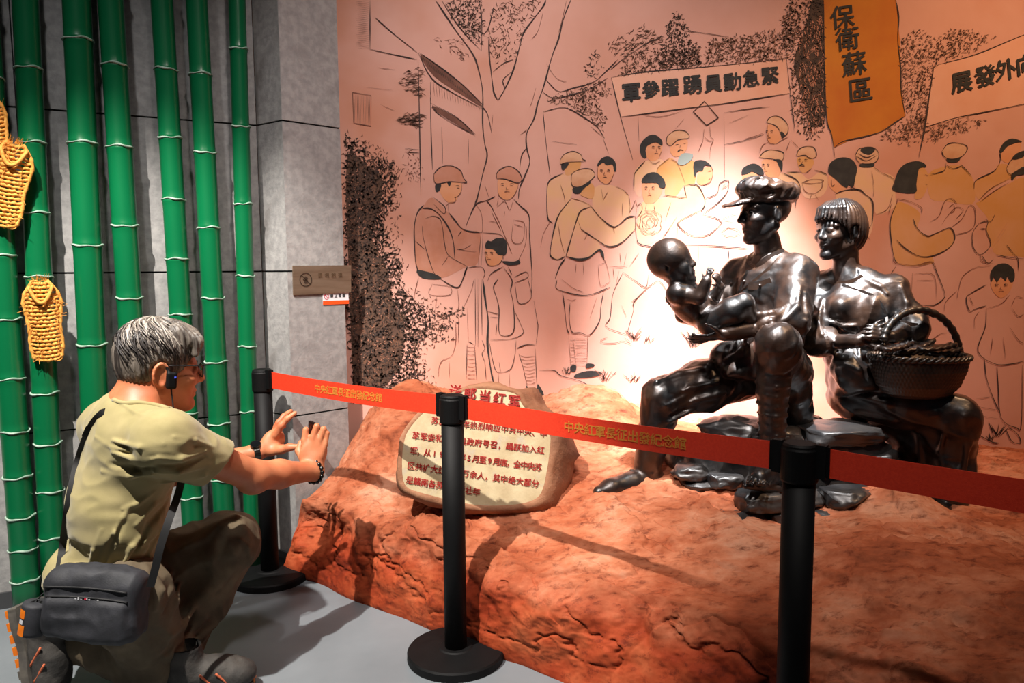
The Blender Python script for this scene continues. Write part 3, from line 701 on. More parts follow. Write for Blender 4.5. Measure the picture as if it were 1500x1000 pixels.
FR = dict(A=(500, 0, .3), B=(500, 280, .32), C=(780, 0, .3), D=(1100, 0, .3), E=(780, 150, .3), G=(590, 230, .18), H=(590, 390, .2), I=(790, 210, .19), J=(790, 370, .2), K=(1290, 370, .31), L=(920, 170, .21), M=(1300, 190, .21), N=(1090, 160, .16), P=(0, 0, 1.0))
LW = 0.82
def fpx(f, pts): ox, oy, s = FR[f]; return np.array([(ox + x * s, oy + y * s) for x, y in pts], float)
def wallp(px, py, lay): return at(px, py, MURAL_Y - 0.0006 * lay)
class Paint:
    def __init__(s, name): s.name = name; s.b = {}
    def mbm(s, m): return s.b.setdefault(m.name, (MB(), m))[0]
    def fill(s, f, pts, m, lay=2):
        P = densify(fpx(f, pts), 3); V = [wallp(x, y, lay) for x, y in P]
        area = 0.5 * np.sum(P[:, 0] * np.roll(P[:, 1], -1) - np.roll(P[:, 0], -1) * P[:, 1])
        idx = list(range(len(V)))
        s.mbm(m).add(V, [tuple(idx if area < 0 else idx[::-1])]); return s
    def line(s, f, pts, w=1.5, m=None, lay=5, taper=True):
        m = m or M_ink2; P = smooth_line(fpx(f, pts)); n = len(P); T = np.gradient(P, axis=0); T /= np.linalg.norm(T, axis=1)[:, None] + 1e-9
        Nn = np.stack([-T[:, 1], T[:, 0]], 1); rnd = random.Random(int(P[0, 0] * 7 + P[-1, 1]))
        ph = rnd.random() * 6; ww = w * LW * 0.5 * (0.85 + 0.3 * np.sin(np.arange(n) * 0.55 + ph))
        if taper: ww = ww * np.clip(np.minimum(np.arange(n) + 0.6, n - np.arange(n) - 0.4) / 2.5, 0.25, 1)
        A = P + Nn * ww[:, None]; B = P - Nn * ww[:, None]
        s.mbm(m).strip([wallp(x, y, lay) for x, y in A], [wallp(x, y, lay) for x, y in B]); return s
    def lines(s, f, L, w=1.5, m=None):
        for p in L: s.line(f, p, w, m)
        return s
    def outline(s, f, pts, w=1.4, m=None): return s.line(f, list(pts) + [pts[0]], w, m)
    def sharp(s, f, pts, w=1.4, m=None):
        for a, b in zip(pts, list(pts[1:]) + [pts[0]]): s.line(f, [a, b], w, m, taper=False)
        return s
    def fo(s, f, pts, m, w=1.3, ink=None): s.fill(f, pts, m); return s.outline(f, pts, w, ink)
    def face(s, px, py, w, h, d=0.0):
        """brows, eyes, nose and mouth; d leans the features to the side faced"""
        f = 'P'; x = px + d * w * 0.25; k = 1 - 0.35 * abs(d)
        for e in (-1, 1):
            ex = x + e * w * 0.24 * k; s.line(f, [(ex - w * .11, py - h * .09), (ex, py - h * .12), (ex + w * .11, py - h * .09)], 1.1, M_ink2); s.line(f, [(ex - w * .09, py - h * .01), (ex, py - h * .03), (ex + w * .09, py)], 1.1, M_soft)
        s.line(f, [(x + d * w * .1, py), (x - w * .05 + d * w * .16, py + h * .16), (x + w * .06 + d * w * .1, py + h * .17)], 0.9, M_soft)
        s.line(f, [(x - w * .14, py + h * .29), (x, py + h * .27), (x + w * .14, py + h * .29)], 1.2, M_soft); return s
    def leaves(s, f, poly, n, l=(3, 7), w=1.1, m=None, seed=1, curl=True, dirn=None, spread=3.14):
        m = m or M_leaf; P = fpx(f, poly); rnd = random.Random(seed); lo, hi = P.min(0), P.max(0); mb = s.mbm(m); k = 0; it = 0
        while k < n and it < n * 20:
            it += 1; x = rnd.uniform(lo[0], hi[0]); y = rnd.uniform(lo[1], hi[1]); c = False; j = len(P) - 1
            for i in range(len(P)):
                if (P[i, 1] > y) != (P[j, 1] > y) and x < (P[j, 0] - P[i, 0]) * (y - P[i, 1]) / (P[j, 1] - P[i, 1]) + P[i, 0]: c = not c
                j = i
            if not c: continue
            k += 1; a = (rnd.uniform(-math.pi, math.pi) if dirn is None else dirn + rnd.uniform(-spread, spread)); L = rnd.uniform(*l); ww = w * rnd.uniform(0.6, 1.3)
            dx, dy = math.cos(a), math.sin(a); b = rnd.uniform(-0.35, 0.35) * L; mx, my = x + dx * L / 2 - dy * b, y + dy * L / 2 + dx * b
            q = [(x, y), (mx - dy * ww / 2, my + dx * ww / 2), (x + dx * L, y + dy * L), (mx + dy * ww / 2, my - dx * ww / 2)]
            mb.add([wallp(u, v, 4) for u, v in q], [(0, 1, 2, 3)])
        return s
    def done(s):
        root = None
        for i, (mb, m) in enumerate(s.b.values()):
            o = mb.build(s.name if root is None else 'painted_colour', m, wb if root is None else root)
            if root is None: root = o
        return root
hatch = lambda p, f, x0, x1, y0, y1, n, w=0.8, m=None: [p.line(f, [(x0 + (i % 3), y0 + (y1 - y0) * i / (n - 1)), ((x0 + x1) / 2, y0 + (y1 - y0) * i / (n - 1) + (y1 - y0) * .012), (x1, y0 + (y1 - y0) * i / (n - 1))], w, m or M_soft) for i in range(n)]

# ---- big tree
p = Paint('painted_tree')
p.lines('A', [[(460, 0), (500, 60), (560, 150), (640, 260), (670, 340), (690, 450), (690, 600), (700, 700), (712, 760), (690, 850), (665, 960), (650, 1000)],
 [(1120, 0), (1085, 90), (1060, 190), (1030, 270), (1005, 360), (985, 430), (960, 500), (940, 580), (905, 650), (905, 720), (920, 790), (895, 860), (870, 920), (865, 970)],
 [(765, 490), (800, 430), (840, 340), (870, 230), (890, 160), (940, 90), (985, 30), (1000, 0)], [(722, 160), (722, 260), (735, 380), (745, 450), (765, 490)]], 2.4)
p.lines('A', [[(490, 0), (540, 80), (600, 160), (680, 245)], [(670, 0), (685, 80), (685, 250)], [(745, 30), (720, 130), (695, 170)], [(1000, 390), (1060, 445), (1130, 430), (1230, 400), (1290, 350), (1350, 290)],
 [(985, 450), (1040, 480), (1130, 460), (1220, 430), (1300, 380)], [(740, 350), (790, 310), (840, 290)], [(800, 430), (790, 390), (830, 350)], [(690, 520), (715, 560), (735, 650)], [(905, 720), (880, 760), (870, 830)]], 1.6)
p.lines('A', [[(1100, 0), (1075, 110), (1060, 160)], [(985, 60), (960, 150), (930, 190)], [(950, 430), (930, 500), (920, 520)], [(1000, 310), (1050, 380), (1100, 400)], [(740, 560), (735, 620)], [(910, 630), (870, 660)], [(700, 900), (720, 960)]], 0.9, M_soft)
p.leaves('A', [(500, 0), (690, 0), (685, 230), (640, 190), (560, 110)], 330, (3, 8), 1.2, M_leafd, 5); p.leaves('A', [(700, 150), (760, 20), (985, 0), (900, 110), (850, 270), (750, 320)], 220, (4, 10), 1.0, M_leaf, 6)
p.leaves('A', [(420, 175), (590, 190), (610, 300), (560, 290), (500, 220)], 34, (5, 12), 1.0, M_soft, 7, dirn=0.7, spread=0.9)
p.leaves('A', [(1000, 490), (1090, 450), (1290, 390), (1310, 460), (1240, 500), (1290, 580), (1270, 640), (1180, 560), (1100, 520)], 420, (3, 7), 1.1, M_leaf, 8)
p.leaves('A', [(1170, 340), (1240, 250), (1290, 330), (1230, 380)], 40, (4, 9), 1.2, M_leafd, 9); p.done()
# ---- house
p = Paint('painted_house')
p.lines('A', [[(165, 85), (250, 160), (370, 255)], [(375, 290), (380, 500), (388, 950)], [(435, 400), (437, 600), (445, 830)], [(140, 0), (140, 240)], [(140, 240), (250, 265), (370, 290)], [(375, 255), (440, 380), (540, 450), (690, 530)], [(380, 255), (500, 340), (600, 420), (690, 510)]], 1.9)
p.fill('A', [(385, 262), (500, 345), (610, 430), (688, 520), (600, 470), (450, 370)], M_soft, 2)
p.lines('A', [[(440, 520), (480, 560), (560, 610), (655, 660)], [(440, 505), (560, 570), (655, 655)], [(490, 620), (495, 800)], [(620, 680), (620, 800)], [(310, 725), (380, 730)], [(310, 740), (380, 745)]], 1.3)
p.fill('A', [(445, 515), (560, 575), (650, 655), (560, 605), (480, 555)], M_soft, 2)
for i in range(26): t = i / 25; p.line('A', [(385 + 300 * t, 262 + 250 * t), (400 + 285 * t, 300 + 225 * t)], 1.0, M_leafd)
for i in range(18): p.line('A', [(450 + i * 13, 400 + i * 7), (455 + i * 13, 470 + i * 4)], 0.6, M_soft)
p.sharp('A', [(55, 450), (145, 465), (145, 615), (60, 600)], 1.2, M_soft)
for i in range(11): p.line('A', [(62 + i * 7.5, 460 + i), (65 + i * 7.5, 600 + i)], 0.8, M_soft)
for k, (x0, x1, y0, y1) in enumerate(((270, 380, 330, 480), (255, 380, 550, 625))): p.leaves('A', [(x1, y0), (x1, y1), (x0 + 50, y1 - 20), (x0, (y0 + y1) / 2), (x0 + 40, y0 + 10)], 120, (5, 14), 0.9, M_leaf, 20 + k, dirn=0.0, spread=0.1)
for i in range(24): p.line('A', [(70 + (i % 4) * 3, 10 + i * 10), (136, 2 + i * 10)], 0.6, M_soft)
p.lines('A', [[(110, 425), (250, 440)], [(190, 510), (260, 540)], [(180, 330), (260, 340)]], 0.7, M_soft); p.leaves('A', [(300, 720), (380, 740), (400, 900), (320, 880)], 60, (3, 7), 0.9, M_soft, 24); p.done()
# ---- dark shrub beside the column
p = Paint('painted_shrub')
sh = [(505, 195), (522, 205), (545, 232), (578, 240), (576, 290), (560, 330), (585, 380), (592, 425), (620, 452), (632, 480), (610, 520), (622, 548), (600, 585), (540, 590), (518, 590), (505, 400)]
p.fill('P', [(508, 232), (540, 245), (560, 262), (552, 320), (545, 350), (566, 390), (575, 440), (592, 470), (588, 520), (570, 560), (530, 570), (518, 560), (511, 400)], M_leaf, 1)
p.leaves('P', sh, 3600, (3, 9), 2.3, M_leafd, 31); p.leaves('P', [(500, 190), (530, 200), (590, 240), (584, 330), (600, 420), (650, 445), (655, 480), (625, 520), (640, 560), (600, 600), (560, 595), (575, 480), (540, 330), (540, 260)], 750, (3, 8), 1.3, M_leaf, 32)
p.leaves('P', [(508, 240), (545, 250), (552, 330), (570, 420), (580, 520), (540, 560), (515, 500)], 420, (2, 5), 0.9, M_brown, 33)
p.lines('P', [[(600, 495), (640, 470), (678, 452)], [(590, 420), (618, 452)], [(560, 560), (600, 572), (622, 568)]], 1.4, M_leafd)
p.leaves('P', [(615, 440), (640, 460), (680, 445), (675, 465), (650, 490), (665, 500), (630, 500)], 130, (3, 7), 1.8, M_leafd, 34); p.done()
# ---- soldier in profile with rifle
p = Paint('painted_soldier')
p.fill('G', [(170, 395), (240, 330), (340, 420), (430, 520), (520, 600), (630, 620), (610, 860), (520, 890), (300, 990), (120, 930), (95, 700), (100, 530)], M_brown, 1)
p.fo('G', [(250, 140), (310, 80), (400, 72), (470, 110), (495, 170), (520, 205), (480, 205), (380, 200), (270, 215)], M_brown, 1.6)
p.fill('G', [(310, 215), (470, 208), (478, 270), (455, 310), (425, 365), (370, 370), (310, 300)], M_skin2); p.lines('G', [[(480, 215), (478, 270), (455, 312), (430, 330), (425, 365), (380, 370), (350, 400)]], 1.0, M_soft)
p.fill('G', [(265, 225), (312, 218), (300, 270), (270, 282)], M_hair, 3); p.fill('G', [(362, 200), (395, 200), (378, 242)], M_hair, 3); p.lines('G', [[(430, 230), (465, 235)], [(440, 250), (465, 252)], [(420, 330), (445, 320)]], 1.1)
p.lines('G', [[(170, 390), (120, 450), (95, 560), (95, 700), (105, 850), (125, 930)], [(375, 450), (430, 520), (480, 580), (550, 605), (640, 612)], [(160, 415), (230, 420), (300, 470), (370, 570), (410, 680), (425, 830)], [(520, 890), (490, 1000)]], 2.2)
p.lines('G', [[(240, 320), (340, 400), (335, 460), (250, 380)], [(180, 500), (240, 480), (300, 500), (325, 580), (340, 700), (375, 800), (520, 885)], [(160, 560), (165, 640), (190, 750), (230, 880), (260, 950), (300, 990)], [(530, 900), (600, 890), (650, 900), (668, 950), (650, 990)], [(370, 380), (375, 450)], [(100, 680), (180, 750)], [(440, 750), (500, 745), (560, 710)], [(450, 640), (480, 600)], [(460, 755), (600, 770)], [(640, 615), (780, 625), (825, 660)], [(375, 800), (320, 880)]], 1.1)
p.lines('G', [[(637, 620), (612, 880)], [(652, 620), (640, 880)]], 1.0); p.fill('G', [(115, 918), (260, 950), (312, 992), (160, 985)], M_hair, 4)
p.lines('H', [[(270, 90), (400, 155), (450, 60), (475, 0)]], 2.0); p.lines('H', [[(115, 80), (88, 190), (85, 240)], [(215, 130), (345, 150), (340, 210), (195, 205), (215, 130)], [(400, 160), (410, 280), (400, 340)], [(250, 215), (235, 330)], [(230, 340), (280, 360), (310, 350)], [(385, 400), (388, 540), (360, 650), (290, 690), (265, 740), (260, 810)], [(410, 360), (405, 560)], [(440, 310), (500, 180), (520, 100)], [(470, 300), (480, 560)], [(340, 690), (340, 810)]], 1.0, M_soft)
p.lines('H', [[(530, 90), (532, 580)], [(550, 90), (550, 590)], [(575, 90), (580, 500)], [(480, 550), (520, 570)], [(470, 570), (465, 830)], [(525, 570), (540, 830)], [(600, 700), (610, 830)], [(580, 540), (600, 600), (580, 640), (600, 700)]], 1.1)
p.line('H', [(585, 90), (605, 250), (625, 400), (620, 560), (640, 730), (665, 860)], 3.4, M_hair, 6); hatch(p, 'H', 470, 532, 590, 820, 9); p.done()
# ---- soldier facing front
p = Paint('painted_soldier')
p.fo('G', [(765, 175), (765, 130), (810, 90), (875, 75), (940, 115), (970, 180), (930, 210), (840, 180)], M_brown, 1.6)
p.fill('G', [(775, 185), (840, 182), (935, 212), (930, 260), (900, 320), (850, 350), (800, 330), (775, 280)], M_skin2); p.lines('G', [[(775, 180), (775, 290), (800, 330), (850, 350), (900, 320), (935, 250), (940, 210)]], 1.0, M_soft)
p.face(*fpx('G', [(850, 235)])[0], 28, 30, 0); p.lines('G', [[(780, 330), (770, 400), (830, 360), (870, 430), (900, 350)], [(900, 510), (990, 540), (970, 690), (890, 680), (900, 510)], [(905, 545), (980, 570)], [(600, 390), (640, 460), (650, 580), (640, 620)], [(1010, 560), (1000, 700), (960, 800), (940, 840)], [(700, 520), (760, 530)], [(830, 440), (825, 480)]], 0.9, M_soft)
p.lines('G', [[(750, 320), (690, 350), (600, 380), (550, 470), (515, 560)], [(900, 340), (960, 400), (1025, 470), (1030, 620), (1040, 760), (1055, 1000)], [(680, 350), (720, 400), (740, 440)]], 2.0); p.lines('G', [[(740, 440), (790, 540), (830, 640), (890, 790)], [(720, 440), (800, 600)]], 1.2, M_soft)
p.fill('G', [(815, 845), (900, 850), (945, 838), (952, 868), (870, 882), (822, 862)], M_hair, 4)
p.lines('H', [[(815, 80), (900, 40), (915, 80), (820, 120)], [(820, 120), (850, 270), (940, 230), (915, 80)], [(960, 250), (985, 400), (990, 450), (975, 570)], [(945, 0), (945, 130), (940, 230)], [(850, 640), (880, 740), (910, 870)], [(970, 600), (980, 850)], [(770, 0), (800, 60)]], 1.2); p.line('H', [(835, 600), (900, 575), (970, 575)], 2.0)
for i in range(9): p.line('H', [(855 + i * 6, 650 + i * 26), (900 + i * 5, 662 + i * 25), (972, 655 + i * 24)], 0.8, M_soft)
p.fill('H', [(905, 870), (940, 912), (980, 900), (990, 860), (1035, 945), (975, 965), (912, 925)], M_hair, 4); p.done()
# ---- boy with black hair beside them
p = Paint('painted_boy')
p.fill('G', [(670, 715), (690, 680), (720, 685), (760, 660), (830, 665), (850, 730), (840, 790), (810, 800), (770, 790), (740, 750), (680, 745)], M_hair, 4); p.fill('G', [(672, 750), (740, 755), (780, 795), (815, 800), (790, 860), (720, 890), (680, 840)], M_skin2)
p.face(*fpx('G', [(715, 790)])[0], 22, 26, -0.5); p.lines('G', [[(670, 750), (675, 830), (700, 880), (760, 880), (800, 850), (820, 790)], [(800, 790), (825, 780), (820, 830)], [(820, 890), (720, 950)]], 1.0)
p.lines('H', [[(740, 10), (800, 100), (790, 180), (810, 280), (810, 480), (710, 495), (705, 320), (690, 240), (665, 150), (700, 90)], [(620, 330), (700, 350)]], 1.7); p.lines('H', [[(740, 0), (650, 50), (620, 110)], [(640, 540), (800, 530), (880, 490), (870, 440), (820, 330)], [(635, 560), (650, 650), (680, 760), (720, 775), (790, 750), (820, 650), (830, 540)], [(700, 790), (700, 870)], [(780, 780), (780, 880)], [(680, 500), (690, 420)], [(640, 370), (700, 375)], [(715, 770), (705, 700)]], 1.1); p.done()
# ---- soldier seen from behind pointing
p = Paint('painted_soldier')
p.fill('I', [(240, 440), (300, 425), (400, 480), (470, 560), (570, 640), (640, 620), (690, 560), (740, 590), (730, 670), (640, 760), (540, 790), (460, 760), (470, 815), (380, 878), (300, 892), (205, 868), (140, 893), (90, 865), (110, 700), (150, 550)], M_tan, 1)
p.fo('I', [(245, 290), (255, 230), (330, 195), (400, 200), (428, 240), (400, 280), (320, 330), (260, 330)], M_cap2, 1.3); p.fill('I', [(260, 342), (330, 328), (385, 290), (392, 312), (345, 345), (310, 385), (265, 380)], M_hair, 4); p.fill('I', [(318, 385), (350, 345), (395, 305), (425, 340), (410, 425), (330, 405)], M_ochre, 3)
p.lines('I', [[(240, 430), (150, 550), (110, 680), (85, 820), (90, 870), (140, 895), (200, 870)], [(400, 485), (320, 520), (285, 600), (240, 750), (205, 870)], [(400, 485), (470, 570), (560, 640), (610, 630), (680, 570), (740, 560)], [(320, 660), (440, 740), (540, 795), (640, 760), (740, 660)]], 2.2)
p.line('I', [(205, 870), (300, 895), (380, 880), (465, 820), (500, 890)], 4.2, M_hair, 6); p.lines('I', [[(240, 420), (330, 445), (400, 480)], [(145, 620), (165, 740), (195, 850)], [(570, 640), (580, 690)], [(370, 700), (350, 740)], [(690, 540), (720, 490), (740, 440), (755, 480), (780, 460), (795, 500), (770, 550), (735, 575)], [(740, 560), (745, 660)], [(300, 600), (330, 680)]], 1.0, M_soft)
p.lines('J', [[(190, 40), (150, 100), (115, 190)]], 2.6); p.lines('J', [[(130, 200), (125, 260), (200, 290), (310, 312), (400, 300), (520, 250)], [(170, 290), (185, 400), (200, 540), (220, 600)], [(470, 290), (450, 400), (440, 500), (370, 600), (300, 585), (240, 580), (220, 480), (225, 370)]], 1.7)
p.lines('J', [[(450, 10), (490, 80), (520, 210)], [(430, 90), (450, 240), (520, 210)], [(430, 90), (490, 70)], [(215, 610), (230, 820)], [(355, 600), (350, 810)], [(245, 620), (270, 820)], [(160, 190), (250, 260), (330, 290)], [(320, 70), (325, 160)], [(270, 80), (265, 150)], [(370, 480), (420, 330)], [(200, 340), (240, 350), (270, 340)]], 0.9, M_soft)
hatch(p, 'J', 255, 352, 630, 820, 9); hatch(p, 'J', 222, 262, 640, 815, 8)
p.fill('J', [(265, 892), (350, 865), (440, 870), (457, 888), (380, 912), (265, 915)], M_hair, 4); p.fill('J', [(345, 812), (395, 814), (402, 832), (345, 845)], M_hair, 4); p.fill('J', [(230, 830), (270, 825), (265, 868), (230, 866)], M_hair, 4); p.done()
# ---- men standing around him
p = Paint('painted_villager')
p.fill('I', [(180, 235), (250, 250), (245, 420), (150, 550), (130, 600), (68, 570), (58, 380), (85, 290)], M_tan, 0.5)
p.fo('I', [(160, 130), (190, 85), (260, 60), (320, 85), (332, 118), (352, 135), (210, 145), (165, 160)], M_cap2, 1.2); p.fill('I', [(205, 160), (315, 132), (310, 195), (250, 240), (200, 240)], M_ochre, 1.5); p.fill('I', [(170, 168), (225, 150), (215, 180), (182, 208)], M_hair, 4)
p.line('I', [(180, 230), (80, 285), (58, 380), (65, 570), (105, 615)], 1.9); p.lines('I', [[(160, 310), (190, 400), (200, 460)], [(85, 600), (30, 700), (10, 800)], [(180, 205), (185, 240)]], 0.9, M_soft); p.done()
p = Paint('painted_villager')
p.fill('I', [(430, 340), (520, 320), (600, 335), (690, 400), (700, 560), (620, 620), (560, 640), (470, 560), (410, 480)], M_tan, 0.7); p.fill('I', [(452, 172), (490, 150), (562, 165), (578, 230), (540, 300), (500, 310), (452, 262)], M_skin2, 2)
p.fill('I', [(448, 160), (480, 115), (535, 100), (585, 140), (595, 208), (576, 210), (564, 162), (520, 168), (490, 148), (455, 175)], M_hair, 4); p.face(*fpx('I', [(508, 220)])[0], 22, 27, -0.1)
p.lines('I', [[(452, 175), (450, 260), (500, 310), (545, 300), (575, 230)], [(590, 330), (650, 360), (690, 400)], [(490, 430), (480, 350)], [(640, 460), (640, 560)], [(490, 440), (530, 370)], [(690, 400), (700, 480), (690, 560)]], 1.0, M_soft)
p.lines('J', [[(610, 150), (540, 300), (520, 470), (490, 540), (640, 600)], [(640, 600), (690, 420), (700, 350), (860, 210), (940, 280)], [(610, 140), (710, 210), (780, 250), (800, 160)]], 1.3); p.lines('J', [[(500, 620), (450, 640), (470, 660), (560, 660), (610, 645), (680, 670)], [(620, 620), (680, 660)], [(510, 100), (600, 105), (650, 95)], [(590, 0), (600, 95)], [(640, 0), (620, 90)], [(670, 360), (720, 330)], [(670, 390), (710, 360)], [(600, 380), (640, 470)], [(660, 100), (730, 0)], [(540, 110), (550, 190)], [(585, 130), (560, 240)]], 0.9, M_soft)
p.done()
p = Paint('painted_grass'); rnd = random.Random(4)
for cx, cy, n, L, sp in ((700, 640, 12, 130, 0.9), (1130, 690, 16, 190, 1.1), (480, 940, 12, 120, 0.8), (690, 945, 9, 80, 0.8), (200, 890, 9, 60, 0.9), (790, 660, 7, 60, 1.2)):
    for i in range(n): a = -math.pi / 2 + rnd.uniform(-sp, sp); l = L * rnd.uniform(0.4, 1); x = cx + rnd.uniform(-25, 25); p.line('J', [(x, cy), (x + math.cos(a) * l * .5, cy + math.sin(a) * l * .55), (x + math.cos(a) * l * 1.1, cy + math.sin(a) * l)], 1.1, rnd.choice((M_ink2, M_soft)))
for cx, cy, n, L in ((545, 870, 14, 80), (520, 890, 8, 40)):
    for i in range(n): a = -math.pi / 2 + rnd.uniform(-.8, .8); l = L * rnd.uniform(0.4, 1) ; x = cx + rnd.uniform(-15, 15); p.line('K', [(x, cy), (x + math.cos(a) * l, cy + math.sin(a) * l)], 1.6, M_ink2)
p.lines('J', [[(0, 860), (110, 862), (160, 900), (300, 940), (390, 990)]], 1.4); p.line('K', [(440, 850), (480, 870), (530, 895), (560, 900)], 2.2); p.lines('K', [[(450, 725), (560, 745)], [(470, 770), (560, 785)], [(450, 690), (520, 680)]], 0.9, M_soft); p.done()
# ---- group at the enrolment table
p = Paint('painted_woman')
p.fill('L', [(130, 310), (230, 300), (250, 340), (200, 400), (110, 420), (90, 560), (45, 520), (45, 395), (80, 345)], M_tan, 0.5); p.fill('L', [(135, 205), (200, 182), (236, 215), (218, 290), (170, 315), (128, 280)], M_skin2, 1)
p.fill('L', [(82, 240), (92, 185), (140, 138), (190, 130), (236, 168), (236, 205), (195, 182), (140, 202), (122, 240), (130, 288), (100, 285)], M_hair, 4); p.face(*fpx('L', [(190, 225)])[0], 20, 26, 0.3); p.lines('L', [[(120, 310), (55, 385), (42, 420), (40, 520)]], 1.7); p.lines('L', [[(140, 300), (180, 330), (230, 310)], [(215, 290), (235, 240)]], 0.9, M_soft); p.done()
p = Paint('painted_speaker_with_megaphone')
p.fill('L', [(290, 290), (340, 320), (380, 340), (430, 312), (470, 330), (465, 470), (390, 485), (330, 560), (260, 555), (255, 470), (200, 400), (215, 350)], M_ochre, 0.8); p.fo('L', [(268, 190), (275, 140), (330, 100), (400, 105), (427, 150), (350, 165), (300, 205)], M_cap2, 1.2)
p.fill('L', [(300, 205), (350, 172), (412, 165), (412, 220), (385, 262), (330, 285), (295, 250)], M_skin2, 2); p.fill('L', [(375, 262), (452, 266), (436, 310), (382, 342), (345, 325)], M_blue, 4); p.line('L', [(345, 247), (365, 234), (388, 240)], 2.0, M_hair); p.lines('L', [[(330, 200), (355, 196)], [(385, 190), (405, 188)], [(365, 200), (360, 225)]], 1.1)
p.lines('L', [[(530, 90), (522, 170), (510, 200), (490, 250)], [(570, 70), (575, 140), (595, 165), (575, 220), (570, 300)], [(530, 140), (560, 170), (595, 172)], [(290, 290), (215, 350), (200, 390)], [(300, 300), (345, 330), (400, 470)], [(330, 90), (390, 20)]], 1.0, M_soft); p.sharp('C', [(785, 545), (840, 495), (908, 575), (850, 612)], 1.8)
p.done()
p = Paint('painted_boy')
p.fill('L', [(100, 600), (180, 610), (210, 580), (330, 562), (400, 520), (390, 488), (480, 482), (530, 560), (532, 620), (505, 660), (400, 710), (340, 760), (250, 830), (160, 890), (80, 880), (60, 760)], M_tan, 0.6); p.fill('L', [(103, 470), (200, 468), (240, 500), (222, 560), (180, 605), (120, 605), (100, 540)], M_skin2, 1.5)
p.fill('L', [(100, 464), (110, 420), (150, 395), (200, 395), (250, 440), (260, 494), (222, 498), (200, 466)], M_hair, 4); p.face(*fpx('L', [(150, 510)])[0], 22, 30, 0); p.lines('L', [[(390, 485), (480, 480), (530, 560), (535, 620), (505, 665)], [(245, 550), (320, 560), (410, 570)], [(390, 485), (410, 570)], [(60, 850), (80, 890), (190, 915)]], 1.5)
for r in (20, 36, 52, 70, 86): p.line('L', [(150 + r * math.cos(t) * (1 + .12 * math.sin(5 * t + r)), 740 + r * math.sin(t)) for t in np.linspace(r, r + 5.2, 16)], 0.9, M_soft)
p.lines('L', [[(60, 640), (50, 760), (60, 850)], [(340, 700), (290, 780), (240, 850)], [(300, 600), (260, 720)], [(130, 610), (120, 650)], [(180, 620), (190, 660)]], 0.9, M_soft); p.done()
p = Paint('painted_man_at_table')
p.fill('L', [(490, 392), (530, 362), (580, 352), (592, 400), (568, 462), (512, 482), (480, 455)], M_skin2, 2); p.fill('L', [(458, 322), (530, 308), (584, 352), (536, 342), (520, 382), (482, 386), (466, 425)], M_hair, 4); p.lines('L', [[(582, 350), (592, 400), (570, 460), (510, 482)], [(555, 385), (582, 380)], [(560, 440), (575, 435)]], 1.0, M_soft)
p.lines('L', [[(540, 575), (620, 540), (640, 470), (700, 450), (690, 530), (620, 610), (510, 690)], [(510, 690), (600, 705), (650, 740), (620, 780), (550, 830), (440, 830), (360, 770), (360, 730), (500, 660)]], 1.4); p.lines('L', [[(345, 740), (340, 860)], [(340, 900), (600, 905), (857, 925)], [(490, 905), (490, 1000)], [(705, 925), (700, 1000)]], 1.6); p.lines('L', [[(640, 820), (700, 780), (790, 810), (720, 840), (640, 820)], [(650, 720), (720, 690), (760, 680)], [(650, 740), (740, 730)], [(660, 490), (680, 470)], [(650, 510), (700, 480)], [(620, 780), (780, 770)]], 0.9, M_soft); p.done()
# ---- banner and tents
p = Paint('painted_banner'); bn = [(385, 378), (560, 350), (860, 325), (1237, 288), (1255, 455), (940, 505), (800, 522), (435, 570)]
p.mbm(M_band).add([wallp(x, y, 2.5) for x, y in fpx('C', bn)], [tuple(range(8))[::-1]])
p.lines('C', [[(385, 378), (560, 350), (860, 325), (1237, 288)], [(1255, 455), (940, 505), (800, 522), (435, 570)], [(385, 378), (430, 570), (490, 780)], [(1240, 290), (1262, 480), (1282, 640)]], 1.8)
p.lines('C', [[(515, 555), (520, 690)], [(935, 550), (938, 870)], [(935, 550), (1050, 532), (1160, 520)], [(938, 705), (1060, 680), (1130, 655)]], 1.3); p.lines('C', [[(515, 555), (620, 570), (740, 540)], [(960, 600), (1060, 560)]], 0.8, M_soft)
def brush(txt, cs, szs, f, m, rot, name, bold=0.02):
    mb = MB()
    for ch, c, s_ in zip(txt, cs, szs):
        V, Fc = glyph(ch); x, y = fpx(f, [c])[0]; k = s_ * FR[f][2]; ca, sa = math.cos(rot), math.sin(rot)
        for q, (ox, oy) in enumerate(((0, 0), (bold, 0), (-bold, 0), (0, bold), (0, -bold))):      # brush weight
            P = [(x + ((vx + ox) * ca - (vy + oy) * sa * 0.4) * k, y - ((vy + oy) * ca + (vx + ox) * sa) * k) for vx, vy, _ in V]; mb.add([wallp(a, b, 7 + q * 0.1) for a, b in P], Fc)
    return mb
r_ = p.done()
brush('軍參躍踴員動急緊', [(482, 452), (578, 438), (672, 428), (782, 415), (882, 408), (978, 400), (1068, 385), (1160, 370)], [100, 92, 92, 98, 92, 92, 86, 92], 'C', M_hair, 0.10, '', 0.03).build('banner_lettering', M_hair, r_)
p = Paint('painted_tent'); p.lines('A', [[(985, 545), (1000, 700), (1020, 860)], [(985, 545), (1090, 525), (1180, 570), (1250, 620), (1285, 675)]], 1.8); p.lines('A', [[(1280, 680), (1305, 750)], [(1030, 690), (1150, 705)], [(1220, 620), (1280, 670)]], 1.0); p.done()
